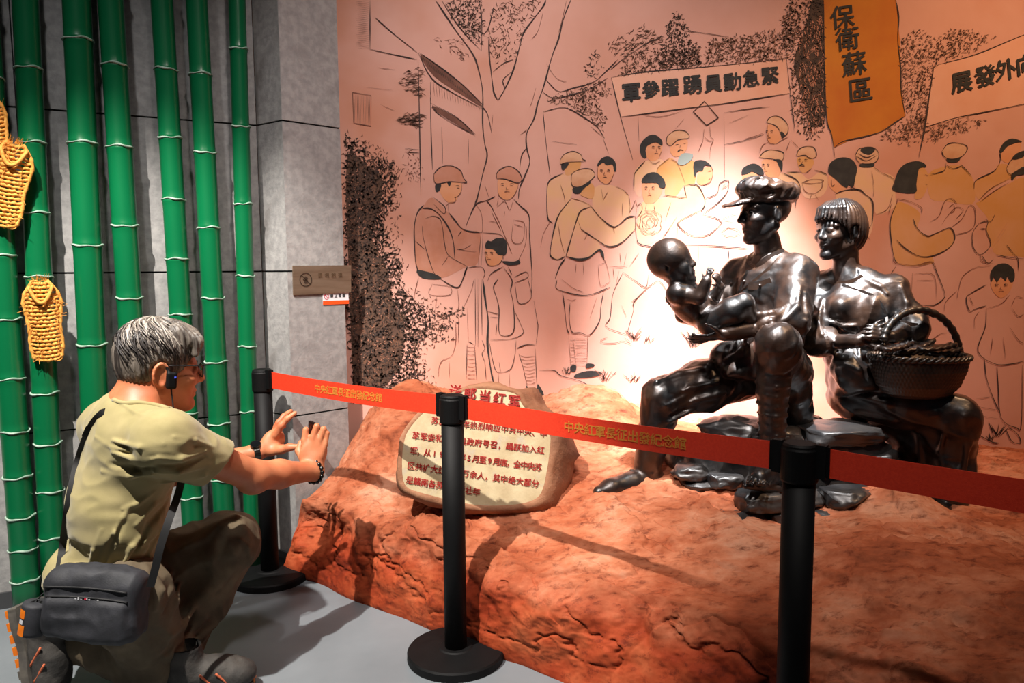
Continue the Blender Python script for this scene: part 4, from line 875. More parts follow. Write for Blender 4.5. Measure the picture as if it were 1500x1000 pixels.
# ---- trees behind the banners
p = Paint('painted_tree_line')
p.leaves('C', [(700, 55), (745, 110), (770, 190), (810, 220), (820, 320), (640, 335), (600, 290), (660, 180), (655, 120)], 560, (3, 7), 1.3, M_leafd, 41); p.leaves('C', [(440, 290), (560, 230), (640, 250), (820, 240), (810, 325), (560, 345), (420, 375)], 420, (3, 8), 1.2, M_leaf, 42)
p.leaves('C', [(860, 200), (960, 180), (1060, 170), (1160, 150), (1250, 160), (1255, 285), (1000, 305), (840, 320)], 800, (3, 7), 1.2, M_leaf, 43); p.leaves('C', [(360, 230), (420, 180), (540, 130), (590, 160), (640, 200), (520, 260), (400, 290)], 130, (5, 11), 1.2, M_leaf, 44, dirn=-0.5, spread=0.8)
p.lines('C', [[(380, 340), (440, 290), (560, 210), (640, 180)], [(740, 150), (830, 160), (960, 180)]], 1.3); p.done()
p = Paint('painted_old_trunk')
p.fill('D', [(215, 270), (250, 180), (285, 60), (300, 0), (352, 0), (356, 200), (365, 560), (330, 620), (280, 600), (255, 480), (215, 350)], M_leafd, 1)
p.leaves('D', [(190, 0), (355, 0), (360, 620), (300, 690), (230, 650), (190, 470), (200, 300), (150, 200), (165, 90)], 900, (3, 8), 1.5, M_leafd, 51); p.leaves('D', [(235, 120), (350, 60), (355, 600), (280, 640), (240, 480)], 240, (5, 16), 1.2, M_brown, 52, dirn=1.5, spread=0.3); p.leaves('D', [(150, 90), (200, 10), (240, 60), (230, 240), (160, 230)], 160, (3, 7), 1.2, M_leaf, 53); p.done()
p = Paint('painted_tree_line')
p.leaves('D', [(735, 180), (820, 140), (900, 200), (990, 140), (1090, 150), (1190, 190), (1080, 250), (900, 320), (870, 450), (855, 610), (810, 590), (760, 560), (735, 420)], 900, (3, 7), 1.2, M_leaf, 55); p.leaves('D', [(620, 680), (700, 610), (850, 560), (850, 680), (760, 700), (680, 690)], 170, (4, 9), 1.1, M_leaf, 56); p.leaves('D', [(855, 630), (1000, 590), (1140, 575), (1130, 610), (980, 660), (870, 690)], 130, (4, 9), 1.1, M_leaf, 57); p.done()
# ---- orange flag and right banner
p = Paint('painted_flag'); fg = [(352, -8), (358, 200), (370, 590), (408, 720), (470, 690), (640, 640), (755, 565), (735, 430), (728, 200), (706, -8)]
p.mbm(M_flag).add([wallp(x, y, 2.5) for x, y in fpx('D', fg)], [tuple(range(len(fg)))]); p.lines('D', [[(355, -8), (358, 200), (368, 560), (395, 660), (410, 770)], [(706, -8), (722, 80), (718, 200), (732, 330), (735, 450), (755, 565)], [(408, 720), (450, 690), (560, 665), (640, 640), (700, 600), (755, 565)]], 1.9)
r_ = p.done()
for ch, c, s_ in zip('保衛蘇區', [(447, 84), (473, 190), (505, 312), (535, 440)], [118, 118, 122, 128]): pass
brush('保衛蘇區', [(447, 84), (473, 190), (505, 312), (535, 440)], [122, 122, 126, 128], 'D', M_hair, 0.16, '', 0.015).build('flag_lettering', M_hair, r_)
p = Paint('painted_banner'); bn = [(895, 320), (1100, 265), (1345, 165), (1600, 80), (1600, 450), (1345, 505), (1150, 545), (850, 620)]
p.mbm(M_band).add([wallp(x, y, 2.5) for x, y in fpx('D', bn)], [tuple(range(8))[::-1]]); p.lines('D', [[(895, 320), (1100, 265), (1345, 165), (1600, 80)], [(850, 620), (1000, 575), (1150, 545), (1345, 505), (1600, 450)]], 1.5); p.line('D', [(895, 320), (870, 480), (850, 620), (820, 770)], 2.4)
r_ = p.done(); brush('展發外向', [(1030, 400), (1145, 372), (1245, 342), (1345, 315)], [110, 110, 110, 110], 'D', M_hair, 0.22, '', 0.03).build('banner_lettering', M_hair, r_)
# ---- officials on the right of the table
p = Paint('painted_official')
p.fo('N', [(205, 120), (230, 80), (290, 60), (360, 90), (405, 160), (390, 230), (350, 240), (310, 170), (270, 140)], M_cap2, 1.3); p.fill('N', [(218, 145), (270, 145), (315, 185), (345, 245), (300, 315), (228, 300), (210, 230)], M_skin2); p.face(*fpx('N', [(245, 215)])[0], 18, 26, -0.5); p.fill('N', [(330, 215), (350, 205), (375, 240), (350, 265)], M_hair, 4)
p.lines('N', [[(215, 140), (210, 230), (225, 300), (290, 320)], [(430, 280), (500, 350)], [(140, 400), (170, 330), (220, 300)], [(290, 320), (350, 280), (410, 250)], [(420, 290), (385, 380)], [(0, 275), (100, 245), (180, 215)]], 1.1, M_soft); p.done()
p = Paint('painted_official')
p.fill('N', [(300, 620), (350, 580), (480, 640), (512, 720), (470, 850), (380, 760), (300, 660)], M_tan, 1); p.fo('N', [(140, 440), (180, 390), (250, 370), (350, 390), (365, 430), (340, 470), (260, 455)], M_cap2, 1.3); p.fill('N', [(160, 472), (260, 462), (325, 500), (335, 570), (290, 640), (200, 600)], M_skin2); p.fill('N', [(268, 466), (310, 455), (352, 480), (346, 570), (322, 530), (300, 480)], M_hair, 4); p.face(*fpx('N', [(210, 520)])[0], 18, 26, -0.4)
p.line('N', [(350, 580), (480, 645), (515, 730), (480, 800), (470, 900)], 1.8); p.done()
p = Paint('painted_official')
p.fill('N', [(395, 578), (520, 585), (590, 640), (700, 570), (760, 620), (760, 720), (700, 800), (560, 810), (510, 700), (480, 640)], M_tan, 0.8); p.fo('N', [(480, 430), (500, 370), (560, 340), (640, 350), (662, 430), (600, 450), (560, 420)], M_cap2, 1.3); p.fill('N', [(490, 442), (600, 440), (640, 480), (612, 540), (540, 585), (500, 530)], M_ochre); p.face(*fpx('N', [(545, 475)])[0], 20, 26, -0.2); p.line('N', [(505, 518), (530, 505), (556, 510)], 2.4, M_hair)
p.lines('N', [[(390, 575), (530, 575)], [(640, 555), (700, 570), (765, 600)]], 1.4); p.lines('N', [[(530, 670), (620, 640), (720, 645), (710, 665), (620, 680), (530, 670)], [(530, 670), (560, 750), (640, 770), (710, 720), (715, 650)], [(560, 590), (620, 540)], [(620, 770), (600, 830)], [(650, 780), (680, 830)]], 1.1, M_soft); p.done()
p = Paint('painted_man_with_round_hair'); p.fill('N', [(-20, 560), (0, 530), (60, 500), (110, 500), (160, 535), (182, 595), (150, 600), (110, 585), (70, 570), (30, 590), (-20, 595)], M_hair, 4); p.fill('N', [(-10, 600), (60, 575), (110, 590), (140, 640), (60, 680), (-10, 660)], M_skin2); p.done()
p = Paint('painted_woman')
p.fill('N', [(840, 790), (870, 755), (930, 742), (1050, 740), (1110, 785), (1172, 835), (1182, 920), (1175, 1090), (1110, 1180), (900, 1100)], M_tan, 1); p.fill('N', [(785, 600), (850, 650), (940, 715), (870, 770), (810, 740), (770, 680)], M_skin2, 1.5); p.fill('N', [(770, 550), (790, 490), (850, 450), (930, 440), (1000, 470), (1035, 540), (1020, 620), (1000, 712), (960, 690), (940, 718), (890, 690), (840, 640), (780, 590)], M_hair, 4)
p.line('N', [(840, 770), (930, 740), (1050, 735), (1110, 780), (1170, 830), (1182, 920), (1172, 1060)], 2.4); p.lines('N', [[(800, 640), (805, 700), (830, 690)], [(960, 700), (1000, 720), (1050, 740)], [(1160, 1060), (1120, 1150), (1160, 1200)]], 1.4); p.done()
p = Paint('painted_turbaned_man')
p.fill('N', [(1075, 528), (1190, 532), (1250, 575), (1370, 620), (1385, 800), (1372, 900), (1215, 965), (1185, 850), (1110, 780), (1050, 735), (1010, 700), (1020, 570)], M_tan, 0.6); p.fo('N', [(1020, 420), (1055, 360), (1120, 350), (1200, 360), (1235, 420), (1190, 490), (1060, 490)], M_cap2, 1.2); p.fill('N', [(1065, 370), (1100, 345), (1180, 345), (1196, 380), (1150, 415), (1090, 400)], M_hair, 4); p.fill('N', [(1062, 500), (1188, 498), (1176, 526), (1078, 528)], M_hair, 4)
p.lines('N', [[(1190, 530), (1250, 575)], [(1030, 430), (1120, 470), (1220, 420)], [(1040, 400), (1120, 440), (1200, 410)]], 1.2); p.lines('N', [[(1250, 575), (1370, 640), (1365, 740)], [(1170, 560), (1190, 720), (1185, 800)], [(1210, 960), (1290, 930), (1330, 880), (1360, 780)], [(1320, 970), (1350, 860)]], 1.0, M_soft); p.done()
# ---- girl with bobbed hair, man in cap, group on the right
p = Paint('painted_man_in_cap')
p.fill('M', [(410, 255), (520, 252), (590, 330), (612, 420), (590, 520), (420, 500), (300, 480), (285, 310)], M_ochre, 0.5); p.fo('M', [(380, 150), (420, 100), (480, 90), (550, 110), (552, 150), (510, 190), (450, 205), (400, 190)], M_cap2, 1.5); p.fill('M', [(412, 202), (450, 208), (508, 190), (492, 222), (430, 226)], M_hair, 4); p.lines('M', [[(410, 230), (400, 280), (350, 300), (300, 310)], [(510, 240), (550, 280), (590, 325)], [(410, 245), (460, 270), (520, 250)]], 1.4); p.done()
p = Paint('painted_girl')
p.fill('M', [(65, 510), (160, 530), (230, 590), (210, 690), (280, 742), (340, 722), (440, 688), (472, 755), (430, 830), (320, 882), (320, 930), (190, 948), (70, 930), (30, 800), (18, 650)], M_ochre, 0.8); p.fill('M', [(215, 290), (240, 258), (275, 290), (288, 350), (275, 410), (240, 475), (190, 480), (200, 400)], M_ochre, 1.5); p.fill('M', [(42, 425), (50, 360), (80, 280), (130, 235), (200, 218), (250, 230), (272, 257), (228, 265), (212, 300), (202, 380), (192, 440)], M_hair, 4)
p.lines('M', [[(65, 510), (20, 640), (30, 800), (50, 900), (70, 930)], [(180, 620), (210, 690), (280, 740), (340, 720), (440, 685), (470, 760), (420, 830), (310, 880), (220, 880), (130, 830), (60, 765)]], 1.8); p.lines('M', [[(70, 480), (160, 500), (235, 540), (240, 580)], [(70, 480), (65, 515)], [(70, 930), (190, 945), (310, 920), (350, 1000)], [(440, 685), (520, 620), (570, 530), (610, 550), (610, 660), (560, 710), (470, 730)], [(380, 660), (420, 600), (480, 540), (530, 560), (480, 620)], [(300, 640), (360, 600), (400, 500), (450, 480), (490, 520)], [(430, 540), (460, 520), (470, 560), (440, 580)], [(260, 310), (285, 320)], [(265, 380), (282, 380)]], 1.1, M_soft)
p.lines('K', [[(245, 45), (300, 180), (295, 220), (240, 250), (150, 240)], [(75, 60), (45, 105)], [(235, 260), (225, 330), (215, 390)]], 1.6); p.lines('K', [[(60, 20), (70, 50), (160, 65), (245, 45)], [(150, 95), (145, 230)], [(160, 100), (250, 105), (265, 225)], [(170, 130), (250, 130)], [(245, 410), (280, 385), (315, 380)]], 0.9, M_soft); p.done()
p = Paint('painted_man_with_dark_hair')
p.fill('M', [(780, 240), (850, 250), (900, 340), (850, 345), (720, 420), (640, 490), (605, 415), (625, 350), (740, 290)], M_ochre, 0.6); p.fill('M', [(800, 155), (850, 112), (930, 90), (910, 180), (835, 232), (785, 190)], M_skin2, 1); p.fill('M', [(783, 145), (810, 90), (870, 60), (940, 82), (900, 88), (840, 112), (803, 155)], M_hair, 4); p.lines('M', [[(780, 240), (740, 290), (620, 350), (605, 410)], [(785, 150), (790, 200), (780, 240)]], 1.5); p.lines('M', [[(640, 490), (720, 410), (850, 340)], [(650, 500), (740, 430), (850, 365)]], 1.1, M_soft); p.done()
p = Paint('painted_soldier')
p.fill('M', [(640, 500), (740, 430), (860, 370), (960, 330), (1150, 400), (1150, 880), (900, 880), (760, 870), (720, 800), (690, 700), (700, 620), (620, 520)], M_ochre, 0.4); p.fo('M', [(830, 270), (870, 205), (960, 175), (1040, 200), (1040, 280), (952, 275), (860, 310)], M_cap2, 1.3); p.fill('M', [(865, 312), (900, 285), (960, 255), (1030, 290), (960, 310), (900, 320), (872, 352)], M_hair, 4); p.fill('M', [(868, 202), (900, 165), (960, 145), (960, 180), (905, 205)], M_hair, 4)
p.lines('M', [[(640, 650), (700, 640), (690, 700), (720, 800), (650, 870), (600, 820), (595, 720), (640, 650)], [(650, 690), (690, 690)], [(680, 620), (720, 640), (750, 590)], [(830, 800), (870, 850), (910, 900), (915, 980)], [(760, 870), (850, 890), (952, 900)], [(655, 870), (700, 930), (740, 900)]], 1.3); p.lines('M', [[(850, 650), (720, 860)], [(838, 645), (708, 850)]], 1.4, M_cap2); p.done()
p = Paint('painted_child')
p.fill('K', [(525, 130), (620, 130), (612, 180), (570, 215), (530, 180)], M_skin2, 2); p.fill('K', [(518, 100), (540, 62), (590, 50), (630, 80), (632, 130), (612, 138), (600, 110), (590, 135), (570, 112), (550, 140), (535, 115), (524, 138)], M_hair, 4); p.face(*fpx('K', [(570, 158)])[0], 28, 26, 0)
p.lines('K', [[(500, 150), (430, 190), (405, 215), (420, 275), (450, 265), (500, 250)], [(500, 260), (495, 350), (460, 465), (540, 525), (620, 525), (690, 508)], [(490, 495), (500, 590), (530, 680), (565, 760)], [(550, 525), (555, 620), (570, 780), (640, 825), (665, 810), (670, 530)], [(590, 830), (620, 890), (660, 900), (655, 870), (630, 840), (600, 825)]], 1.6); p.lines('K', [[(500, 265), (570, 240), (610, 200)], [(610, 350), (650, 410), (677, 430)], [(520, 60), (450, 70), (390, 110), (370, 170), (362, 215)], [(360, 180), (310, 230), (300, 280)], [(465, 280), (445, 310), (445, 360)], [(580, 400), (590, 500)], [(620, 250), (640, 210), (677, 215)], [(530, 400), (520, 480)], [(470, 0), (480, 40), (530, 50)], [(620, 260), (650, 300), (677, 290)], [(420, 210), (440, 250)]], 1.0, M_soft); p.done()
# ================================================================== bronze group
def bronze_material(name, c1, c2, rough, metal=0.35):
    m = mat(name, c1, c2, rough=rough, metal=metal, scale=9, lo=0.40, hi=0.72, bump=0.22, bscale=38, rvar=0.10)
    b = m.node_tree.nodes['Principled BSDF']; b.inputs['Coat Weight'].default_value = 0.8; b.inputs['Coat Roughness'].default_value = 0.33
    return m
M_bronze = bronze_material('dark_bronze', rgb(25, 24, 25), rgb(70, 44, 27), 0.42)
M_bronzed = bronze_material('black_bronze', rgb(46, 46, 48), rgb(74, 68, 64), 0.5, 0.3)
M_bronzew = bronze_material('woven_bronze', rgb(36, 31, 27), rgb(70, 50, 34), 0.42)

def frame(f, u=(0, 0, 1)):
    f = unit(f); l = unit(np.cross(u, f)); u2 = np.cross(f, l); return f, l, u2          # forward, to the left of the figure, up
def add_head(s, C, f, u, sc, k=0.010, hair=True, female=0.0, baby=False, nose=1.0):
    """skull, jaw and features in the frame of the head"""
    f, l, u = frame(f, u); R = np.stack([f, l, u]); k = k * sc
    H = lambda a, b, c: np.array(C) + sc * (f * a + l * b + u * c)
    E = lambda p, r, kk=k, sub=False: s.ell(H(*p), np.array(r) * sc, R, kk, sub)
    E((-0.012, 0, 0.022), (0.098, 0.078, 0.090) if not baby else (0.112, 0.098, 0.106))
    E((0.038, 0, -0.045), (0.060, 0.058 - 0.003 * female, 0.082), 0.02 * sc)
    if baby: 
        for e in (-1, 1): E((0.05, 0.036 * e, -0.062), (0.036, 0.036, 0.036), 0.02 * sc)
    for e in (-1, 1):
        s.cone(H(-0.005, 0.050 * e, -0.065), H(0.070, 0.012 * e, -0.112), 0.024 * sc, 0.018 * sc, 0.02 * sc)
        s.cone(H(0.082, 0.012 * e, 0.012), H(0.070, 0.048 * e, 0.010), 0.013 * sc, 0.010 * sc, 0.012 * sc)
        E((0.066, 0.042 * e, -0.035), (0.026, 0.022, 0.020), 0.02 * sc)
    E((0.082, 0, -0.110), (0.018, 0.022, 0.017), 0.014 * sc)
    for e in (-1, 1):
        s.ball(H(0.104, 0.032 * e, -0.010), 0.015 * sc, 0.008 * sc, True); E((0.084, 0.031 * e, -0.010), (0.012, 0.015, 0.0095), 0.004 * sc)
        s.cone(H(0.094, 0.016 * e, -0.002), H(0.088, 0.045 * e, -0.003), 0.004 * sc, 0.003 * sc, 0.004 * sc)
    s.cone(H(0.090, 0, 0.004), H(0.112 * nose + 0.0, 0, -0.036), 0.009 * sc, 0.013 * sc, 0.012 * sc)
    for e in (-1, 1): s.ball(H(0.100, 0.011 * e, -0.042), 0.009 * sc, 0.008 * sc)
    E((0.091, 0, -0.070), (0.013, 0.023, 0.0065), 0.006 * sc); E((0.089, 0, -0.083), (0.013, 0.019, 0.007), 0.006 * sc)
    s.cone(H(0.106, -0.018, -0.0765), H(0.106, 0.018, -0.0765), 0.0026 * sc, None, 0.003 * sc, True)
    for e in (-1, 1):
        c = H(-0.010, 0.077 * e, -0.020); Re = np.stack([unit(f * 0.93 + l * e * 0.37), unit(-f * 0.37 + l * e * 0.93), u])
        s.ell(c, np.array((0.019, 0.008, 0.033)) * sc, Re, 0.006 * sc); s.ell(c + l * e * 0.010 * sc + f * 0.004 * sc, np.array((0.009, 0.007, 0.020)) * sc, Re, 0.004 * sc, True)
    return H, R
def hand(s, wrist, palm_dir, back, length, fat=1.0, curl=0.5, spread=0.12, thumb=1, thumb_out=0.9, k=0.005):
    """palm, four unequal bent fingers and a thumb leaving the side of the palm near its base"""
    d = unit(palm_dir); b = unit(np.array(back) - d * np.dot(back, d)); w_ = np.cross(d, b); P = np.array(wrist, float); L = length
    s.ell(P + d * L * 0.27, (L * 0.27, L * 0.21, L * 0.085), np.stack([d, w_, b]), k * 2)
    for i, (o, ln) in enumerate(((-0.165, 0.40), (-0.055, 0.45), (0.055, 0.42), (0.155, 0.33))):
        kn = P + d * L * 0.50 + w_ * L * o; a = curl; v = unit(d + w_ * o * spread * 6); p = kn; r = L * 0.050 * fat
        for seg, q in enumerate((0.45, 0.32, 0.25)):
            v2 = v * math.cos(a * (seg + 0.6)) - b * math.sin(a * (seg + 0.6)); n_ = p + v2 * L * ln * q; s.cone(p, n_, r * (1 - 0.10 * seg), r * (0.9 - 0.12 * seg), k * 0.7); p = n_
    t0 = P + d * L * 0.12 + w_ * (-thumb) * L * 0.13; v = unit(d * (1.1 - thumb_out * 0.6) - w_ * thumb * thumb_out - b * 0.25)
    t1 = t0 + v * L * 0.22; v2 = unit(v + d * 0.45 - b * 0.2); t2 = t1 + v2 * L * 0.17; t3 = t2 + unit(v2 + d * 0.2) * L * 0.13
    s.chain([t0, t1, t2, t3], [L * 0.075, L * 0.062, L * 0.052, L * 0.044], k)

STAT = empty('bronze_sculpture', at(1150, 745, 2.35))
tag(STAT, 'bronze group of a soldier with infant and a woman with basket seated on rocks', 'sculpture')
q3 = lambda px, py, Y: at(px, py, Y)

# ---------------------------------------------------------------- soldier
s = SDF(q3(855, 745, 2.45) * [1, 0, 1] + [0, 2.02, -0.02], q3(1215, 250, 2.45) * [1, 0, 1] + [0, 2.76, 0.02], 0.0041)
fS = unit((-0.80, -0.60, 0)); lS = np.array([0.60, -0.80, 0]); RS = np.stack([fS, lS, [0, 0, 1.0]])
chest, belly, pel = q3(1128, 432, 2.50), q3(1118, 492, 2.50), q3(1122, 542, 2.50)
s.cone(q3(1128, 385, 2.5), q3(1122, 348, 2.48), 0.047, 0.041, 0.02)
shN, shF = q3(1168, 402, 2.41), q3(1082, 404, 2.60)
elN, wrN = q3(1160, 472, 2.30), q3(1062, 489, 2.26)
s.cone(elN, wrN, 0.033, 0.023, 0.01)
hand(s, wrN, q3(1030, 496, 2.27) - wrN, (0.1, -0.6, -0.8), 0.115, curl=0.22, thumb=-1)
elF, wrF = q3(1046, 468, 2.55), q3(1000, 462, 2.43); s.cone(elF, wrF, 0.04, 0.026, 0.01)
hand(s, wrF, q3(972, 440, 2.36) - wrF, (-0.9, -0.2, -0.4), 0.115, curl=0.3, thumb=1)
# jacket with rolled sleeves and a loose hem
J = s.like()
J.ell(chest, (0.104, 0.132, 0.138), RS, 0.03); J.ell(belly, (0.106, 0.124, 0.11), RS, 0.04)
J.cone(shN, shF, 0.054, 0.052, 0.03)
for e in (shN, shF): J.cone(q3(1127, 384, 2.5), e, 0.046, 0.048, 0.03)
J.cone(shN, elN, 0.060, 0.054, 0.02); J.cone(elN, q3(1122, 477, 2.278), 0.050, 0.044, 0.012); J.cone(shF, elF, 0.058, 0.05, 0.02)
J.ell(q3(1108, 530, 2.47), (0.128, 0.142, 0.09), RS, 0.04); J.cone(q3(1062, 525, 2.44), q3(1082, 548, 2.38), 0.05, 0.045, 0.03); J.cone(q3(1112, 518, 2.37), q3(1128, 540, 2.35), 0.05, 0.05, 0.03); J.cone(q3(1150, 540, 2.40), q3(1158, 590, 2.43), 0.045, 0.04, 0.04)
J.cut(q3(1075, 556, 2.40), (-0.12, -0.35, -1), 0.004, hi=q3(1150, 540, 2.7) + [0, 0, 0.02])
J.cloth((0.25, -0.1, 1), 0.0055, 15, 0.22, seed=2.0); J.cloth((1, -0.4, -0.5), 0.0025, 26, 0.2, seed=11.0)
for pts, r in (([(1090, 430), (1100, 470), (1090, 505)], .007), ([(1150, 450), (1130, 470), (1105, 480)], .007), ([(1172, 420), (1168, 450), (1150, 468)], .009), ([(1180, 430), (1182, 460), (1172, 490)], .008), ([(1076, 450), (1085, 490), (1072, 515)], .008), ([(1100, 490), (1085, 515), (1060, 530)], .009), ([(1180, 470), (1176, 500), (1168, 540)], .008)): J.ridge(pts, r, 0.010)
for t in (0, 1, 2): J.cone(q3(1112 + 9 * t, 462 - 1 * t, 2.262), q3(1119 + 9 * t, 498, 2.28), 0.015, 0.015, 0.004)
# trousers bloused over the wrapped shins
hN, kN, aN = q3(1150, 548, 2.44), q3(1140, 512, 2.22), q3(1130, 682, 2.24); hF, kF, aF = q3(1090, 548, 2.52), q3(968, 582, 2.40), q3(946, 688, 2.42)
T = s.like()
T.ell(pel, (0.11, 0.135, 0.085), RS, 0.04); T.cone(hN, kN, 0.085, 0.062, 0.03); T.ball(q3(1139, 503, 2.205), 0.060, 0.03); T.cone(q3(1139, 520, 2.22), q3(1134, 540, 2.235), 0.058, 0.050, 0.02); T.cone(q3(1160, 540, 2.34), q3(1168, 606, 2.40), 0.055, 0.05, 0.03)
T.cone(hF, q3(1030, 566, 2.45), 0.090, 0.082, 0.03); T.cone(q3(1030, 566, 2.45), kF, 0.080, 0.063, 0.03); T.cone(kF, q3(963, 612, 2.41), 0.064, 0.062, 0.02)
T.cloth((0.75, 0.1, 0.5), 0.0080, 14, 0.18, seed=4.0); T.cloth((0.2, 0.3, 1), 0.0025, 30, 0.25, seed=14.0)
for pts, r in (([(1030, 540), (995, 548), (962, 560)], .011), ([(1050, 560), (1010, 570), (975, 592)], .010), ([(1062, 575), (1020, 586), (985, 604)], .010), ([(1058, 600), (1015, 600), (980, 618)], .009)): T.ridge(pts, r, 0.010)
for pts, r in (([(1040, 566), (1000, 577), (976, 590)], .007), ([(1050, 588), (1010, 594), (985, 608)], .007)): T.ridge(pts, r, 0.006, True)
# wrapped shins and feet
s.cone(q3(1138, 525, 2.22), q3(1132, 570, 2.235), 0.050, 0.044, 0.02); s.cone(q3(1132, 560, 2.235), aN, 0.046, 0.034, 0.02)
s.cone(aN, q3(1112, 700, 2.15), 0.032, 0.026, 0.012); s.cone(q3(1138, 697, 2.25), q3(1112, 702, 2.17), 0.028, 0.024, 0.01)
for i in range(5): s.cone(q3(1098 + 8 * i, 700 + 1.2 * i, 2.145 - 0.004 * i), q3(1095 + 8 * i, 706 + 1.0 * i, 2.122 - 0.003 * i), 0.0085 - 0.0007 * i, 0.007 - 0.0006 * i, 0.003)
s.cone(q3(1092, 712, 2.14), q3(1140, 716, 2.20), 0.010, 0.012, 0.006)
s.cone(kF, q3(958, 640, 2.41), 0.056, 0.055, 0.02); s.cone(q3(958, 640, 2.41), aF, 0.055, 0.042, 0.02)
s.chain([q3(952, 700, 2.43), q3(925, 708, 2.39), q3(895, 716, 2.35), q3(878, 721, 2.33)], [0.044, 0.039, 0.031, 0.021], 0.014)
s.cone(q3(962, 706, 2.44), q3(920, 718, 2.38), 0.034, 0.028, 0.01)
HD = q3(1121, 308, 2.475); Hs, Rh = add_head(s, HD, (-0.98, -0.18, -0.06), (0.02, 0, 1), 0.80)
for i in range(11): y = 535 + i * 14.5; s.ridge([(1106 + i * 0.8, y - 4), (1122, y), (1138, y + 3), (1158 - i * 1.2, y + 1)], 0.0062, 0.003, taper=False, push=0.002)
for i in range(8): y = 622 + i * 9.5; s.ridge([(932 - i * 1.2, y), (955, y + 5), (982 - i * 0.8, y + 2)], 0.0062, 0.003, taper=False, push=0.002)
s.merge(T); s.merge(J); s.disp(lambda x, y, z: 0.0022 * fbm(x * 22, y * 22, z * 22, 3))
soldier = s.build('soldier_figure', M_bronze, STAT); soldier['label'] = 'seated bronze soldier in a peaked cap holding the infant'
def surf_strip(sd, pts, w_, name, m, parent, lift=0.003, th=0.003, along=None):
    P = [sd.surf(a, b) for a, b in smooth_line(pts, 4)]; P = np.array([p for p in P if p is not None])
    for _ in range(3): P[1:-1] = (P[:-2] + 2 * P[1:-1] + P[2:]) / 4
    V_ = unit(EYE - P.mean(0)); P = P + V_ * lift; T = np.gradient(P, axis=0); W = np.array([unit(np.cross(t, V_)) for t in T]) * w_ / 2
    mb = MB(); A, B = P + W, P - W; bk = -V_ * th * 2
    mb.strip(A, B); mb.strip(B + bk, A + bk); mb.strip(A + bk, A); mb.strip(B, B + bk); return mb.build(name, m, parent)
surf_strip(s, [(1150, 368), (1128, 392), (1100, 415), (1078, 436), (1066, 446)], 0.010, 'shoulder_strap', M_bronze, soldier, 0.003)
surf_strip(s, [(1096, 396), (1086, 420), (1080, 445), (1076, 470)], 0.012, 'placket', M_bronze, soldier, 0.002)
for bx, by in ((1090, 412), (1083, 436), (1078, 458), (1113, 418), (1071, 415)):
    p_ = s.surf(bx, by)
    if p_ is not None:
        bm = bmesh.new(); bmesh.ops.create_uvsphere(bm, u_segments=10, v_segments=6, radius=0.0055); me_ = bpy.data.meshes.new('button'); bm.to_mesh(me_); bm.free(); mko('button', me_, p_ + unit(EYE - p_) * 0.005, M_bronze, soldier, True)
surf_strip(s, [(1110, 392), (1122, 381), (1140, 372), (1158, 366)], 0.024, 'collar', M_bronze, soldier, 0.003)
surf_strip(s, [(1108, 393), (1100, 385), (1095, 374)], 0.020, 'collar', M_bronze, soldier, 0.003)
for a, b in (((1096, 418), (1130, 412)), ((1062, 415), (1080, 410))): surf_strip(s, [a, ((a[0] + b[0]) / 2, (a[1] + b[1]) / 2 + 3), b], 0.026, 'pocket_flap', M_bronze, soldier, 0.002)
# cap
cs = SDF(HD - 0.17, HD + 0.17, 0.0030); fC = np.array((-0.98, -0.18, -0.06)); f_, l_, u_ = frame(fC, (0.02, 0, 1)); RC = np.stack([f_, l_, u_]); Hc = lambda a, b, c: HD + 0.8 * (f_ * a + l_ * b + u_ * c)
cs.ell(Hc(-0.014, 0, 0.046), np.array((0.112, 0.093, 0.030)) * .8, RC, 0.01); Rt = np.stack([unit(f_ + 0.10 * u_), l_, unit(u_ - 0.10 * f_)])
cs.ell(Hc(-0.006, 0, 0.084), np.array((0.122, 0.102, 0.044)) * .8, Rt, 0.014); cs.ell(Hc(0.050, 0, 0.092), np.array((0.050, 0.074, 0.042)) * .8, RC, 0.02); cs.ell(Hc(-0.085, 0, 0.062), np.array((0.045, 0.080, 0.036)) * .8, RC, 0.02)
cs.ell(Hc(0.120, 0, 0.036), np.array((0.056, 0.074, 0.0085)) * .8, np.stack([unit(f_ - 0.20 * u_), l_, unit(u_ + 0.20 * f_)]), 0.004)
for t in np.linspace(0, 2 * math.pi, 9)[:-1]: cs.cone(Hc(-0.006 + 0.10 * math.cos(t), 0.085 * math.sin(t), 0.112), Hc(-0.006, 0, 0.136), 0.005, 0.003, 0.006, True)
cs.cut(Hc(0, 0, 0.022), -u_ , 0.002); cs.cloth((0.6, 0.2, 0.7), 0.006, 32, 0.4, seed=5.0)
cs.build('cap', M_bronze, soldier)

# ---------------------------------------------------------------- infant
b = SDF(q3(940, 505, 2.4) * [1, 0, 1] + [0, 2.14, 0], q3(1115, 340, 2.4) * [1, 0, 1] + [0, 2.52, 0], 0.0032)
HB = q3(984, 384, 2.34); add_head(b, HB, (0.80, -0.42, 0.22), (-0.28, 0, 1), 0.60, baby=True, nose=0.96)
b.cone(q3(990, 405, 2.35), q3(1002, 425, 2.36), 0.032, 0.036, 0.02)
b.ell(q3(1012, 446, 2.36), (0.075, 0.058, 0.056), np.stack([unit(q3(1050, 470, 2.35) - q3(1000, 425, 2.36)), [0, 1.0, 0], unit(np.cross([0, 1.0, 0], q3(1050, 470, 2.35) - q3(1000, 425, 2.36)))]), 0.02)
b.ball(q3(1045, 468, 2.36), 0.055, 0.03); b.cone(q3(992, 430, 2.31), q3(1016, 428, 2.40), 0.034, 0.03, 0.02)
b.chain([q3(1005, 431, 2.305), q3(1024, 436, 2.275), q3(1035, 412, 2.265)], [0.027, 0.022, 0.016], 0.008)
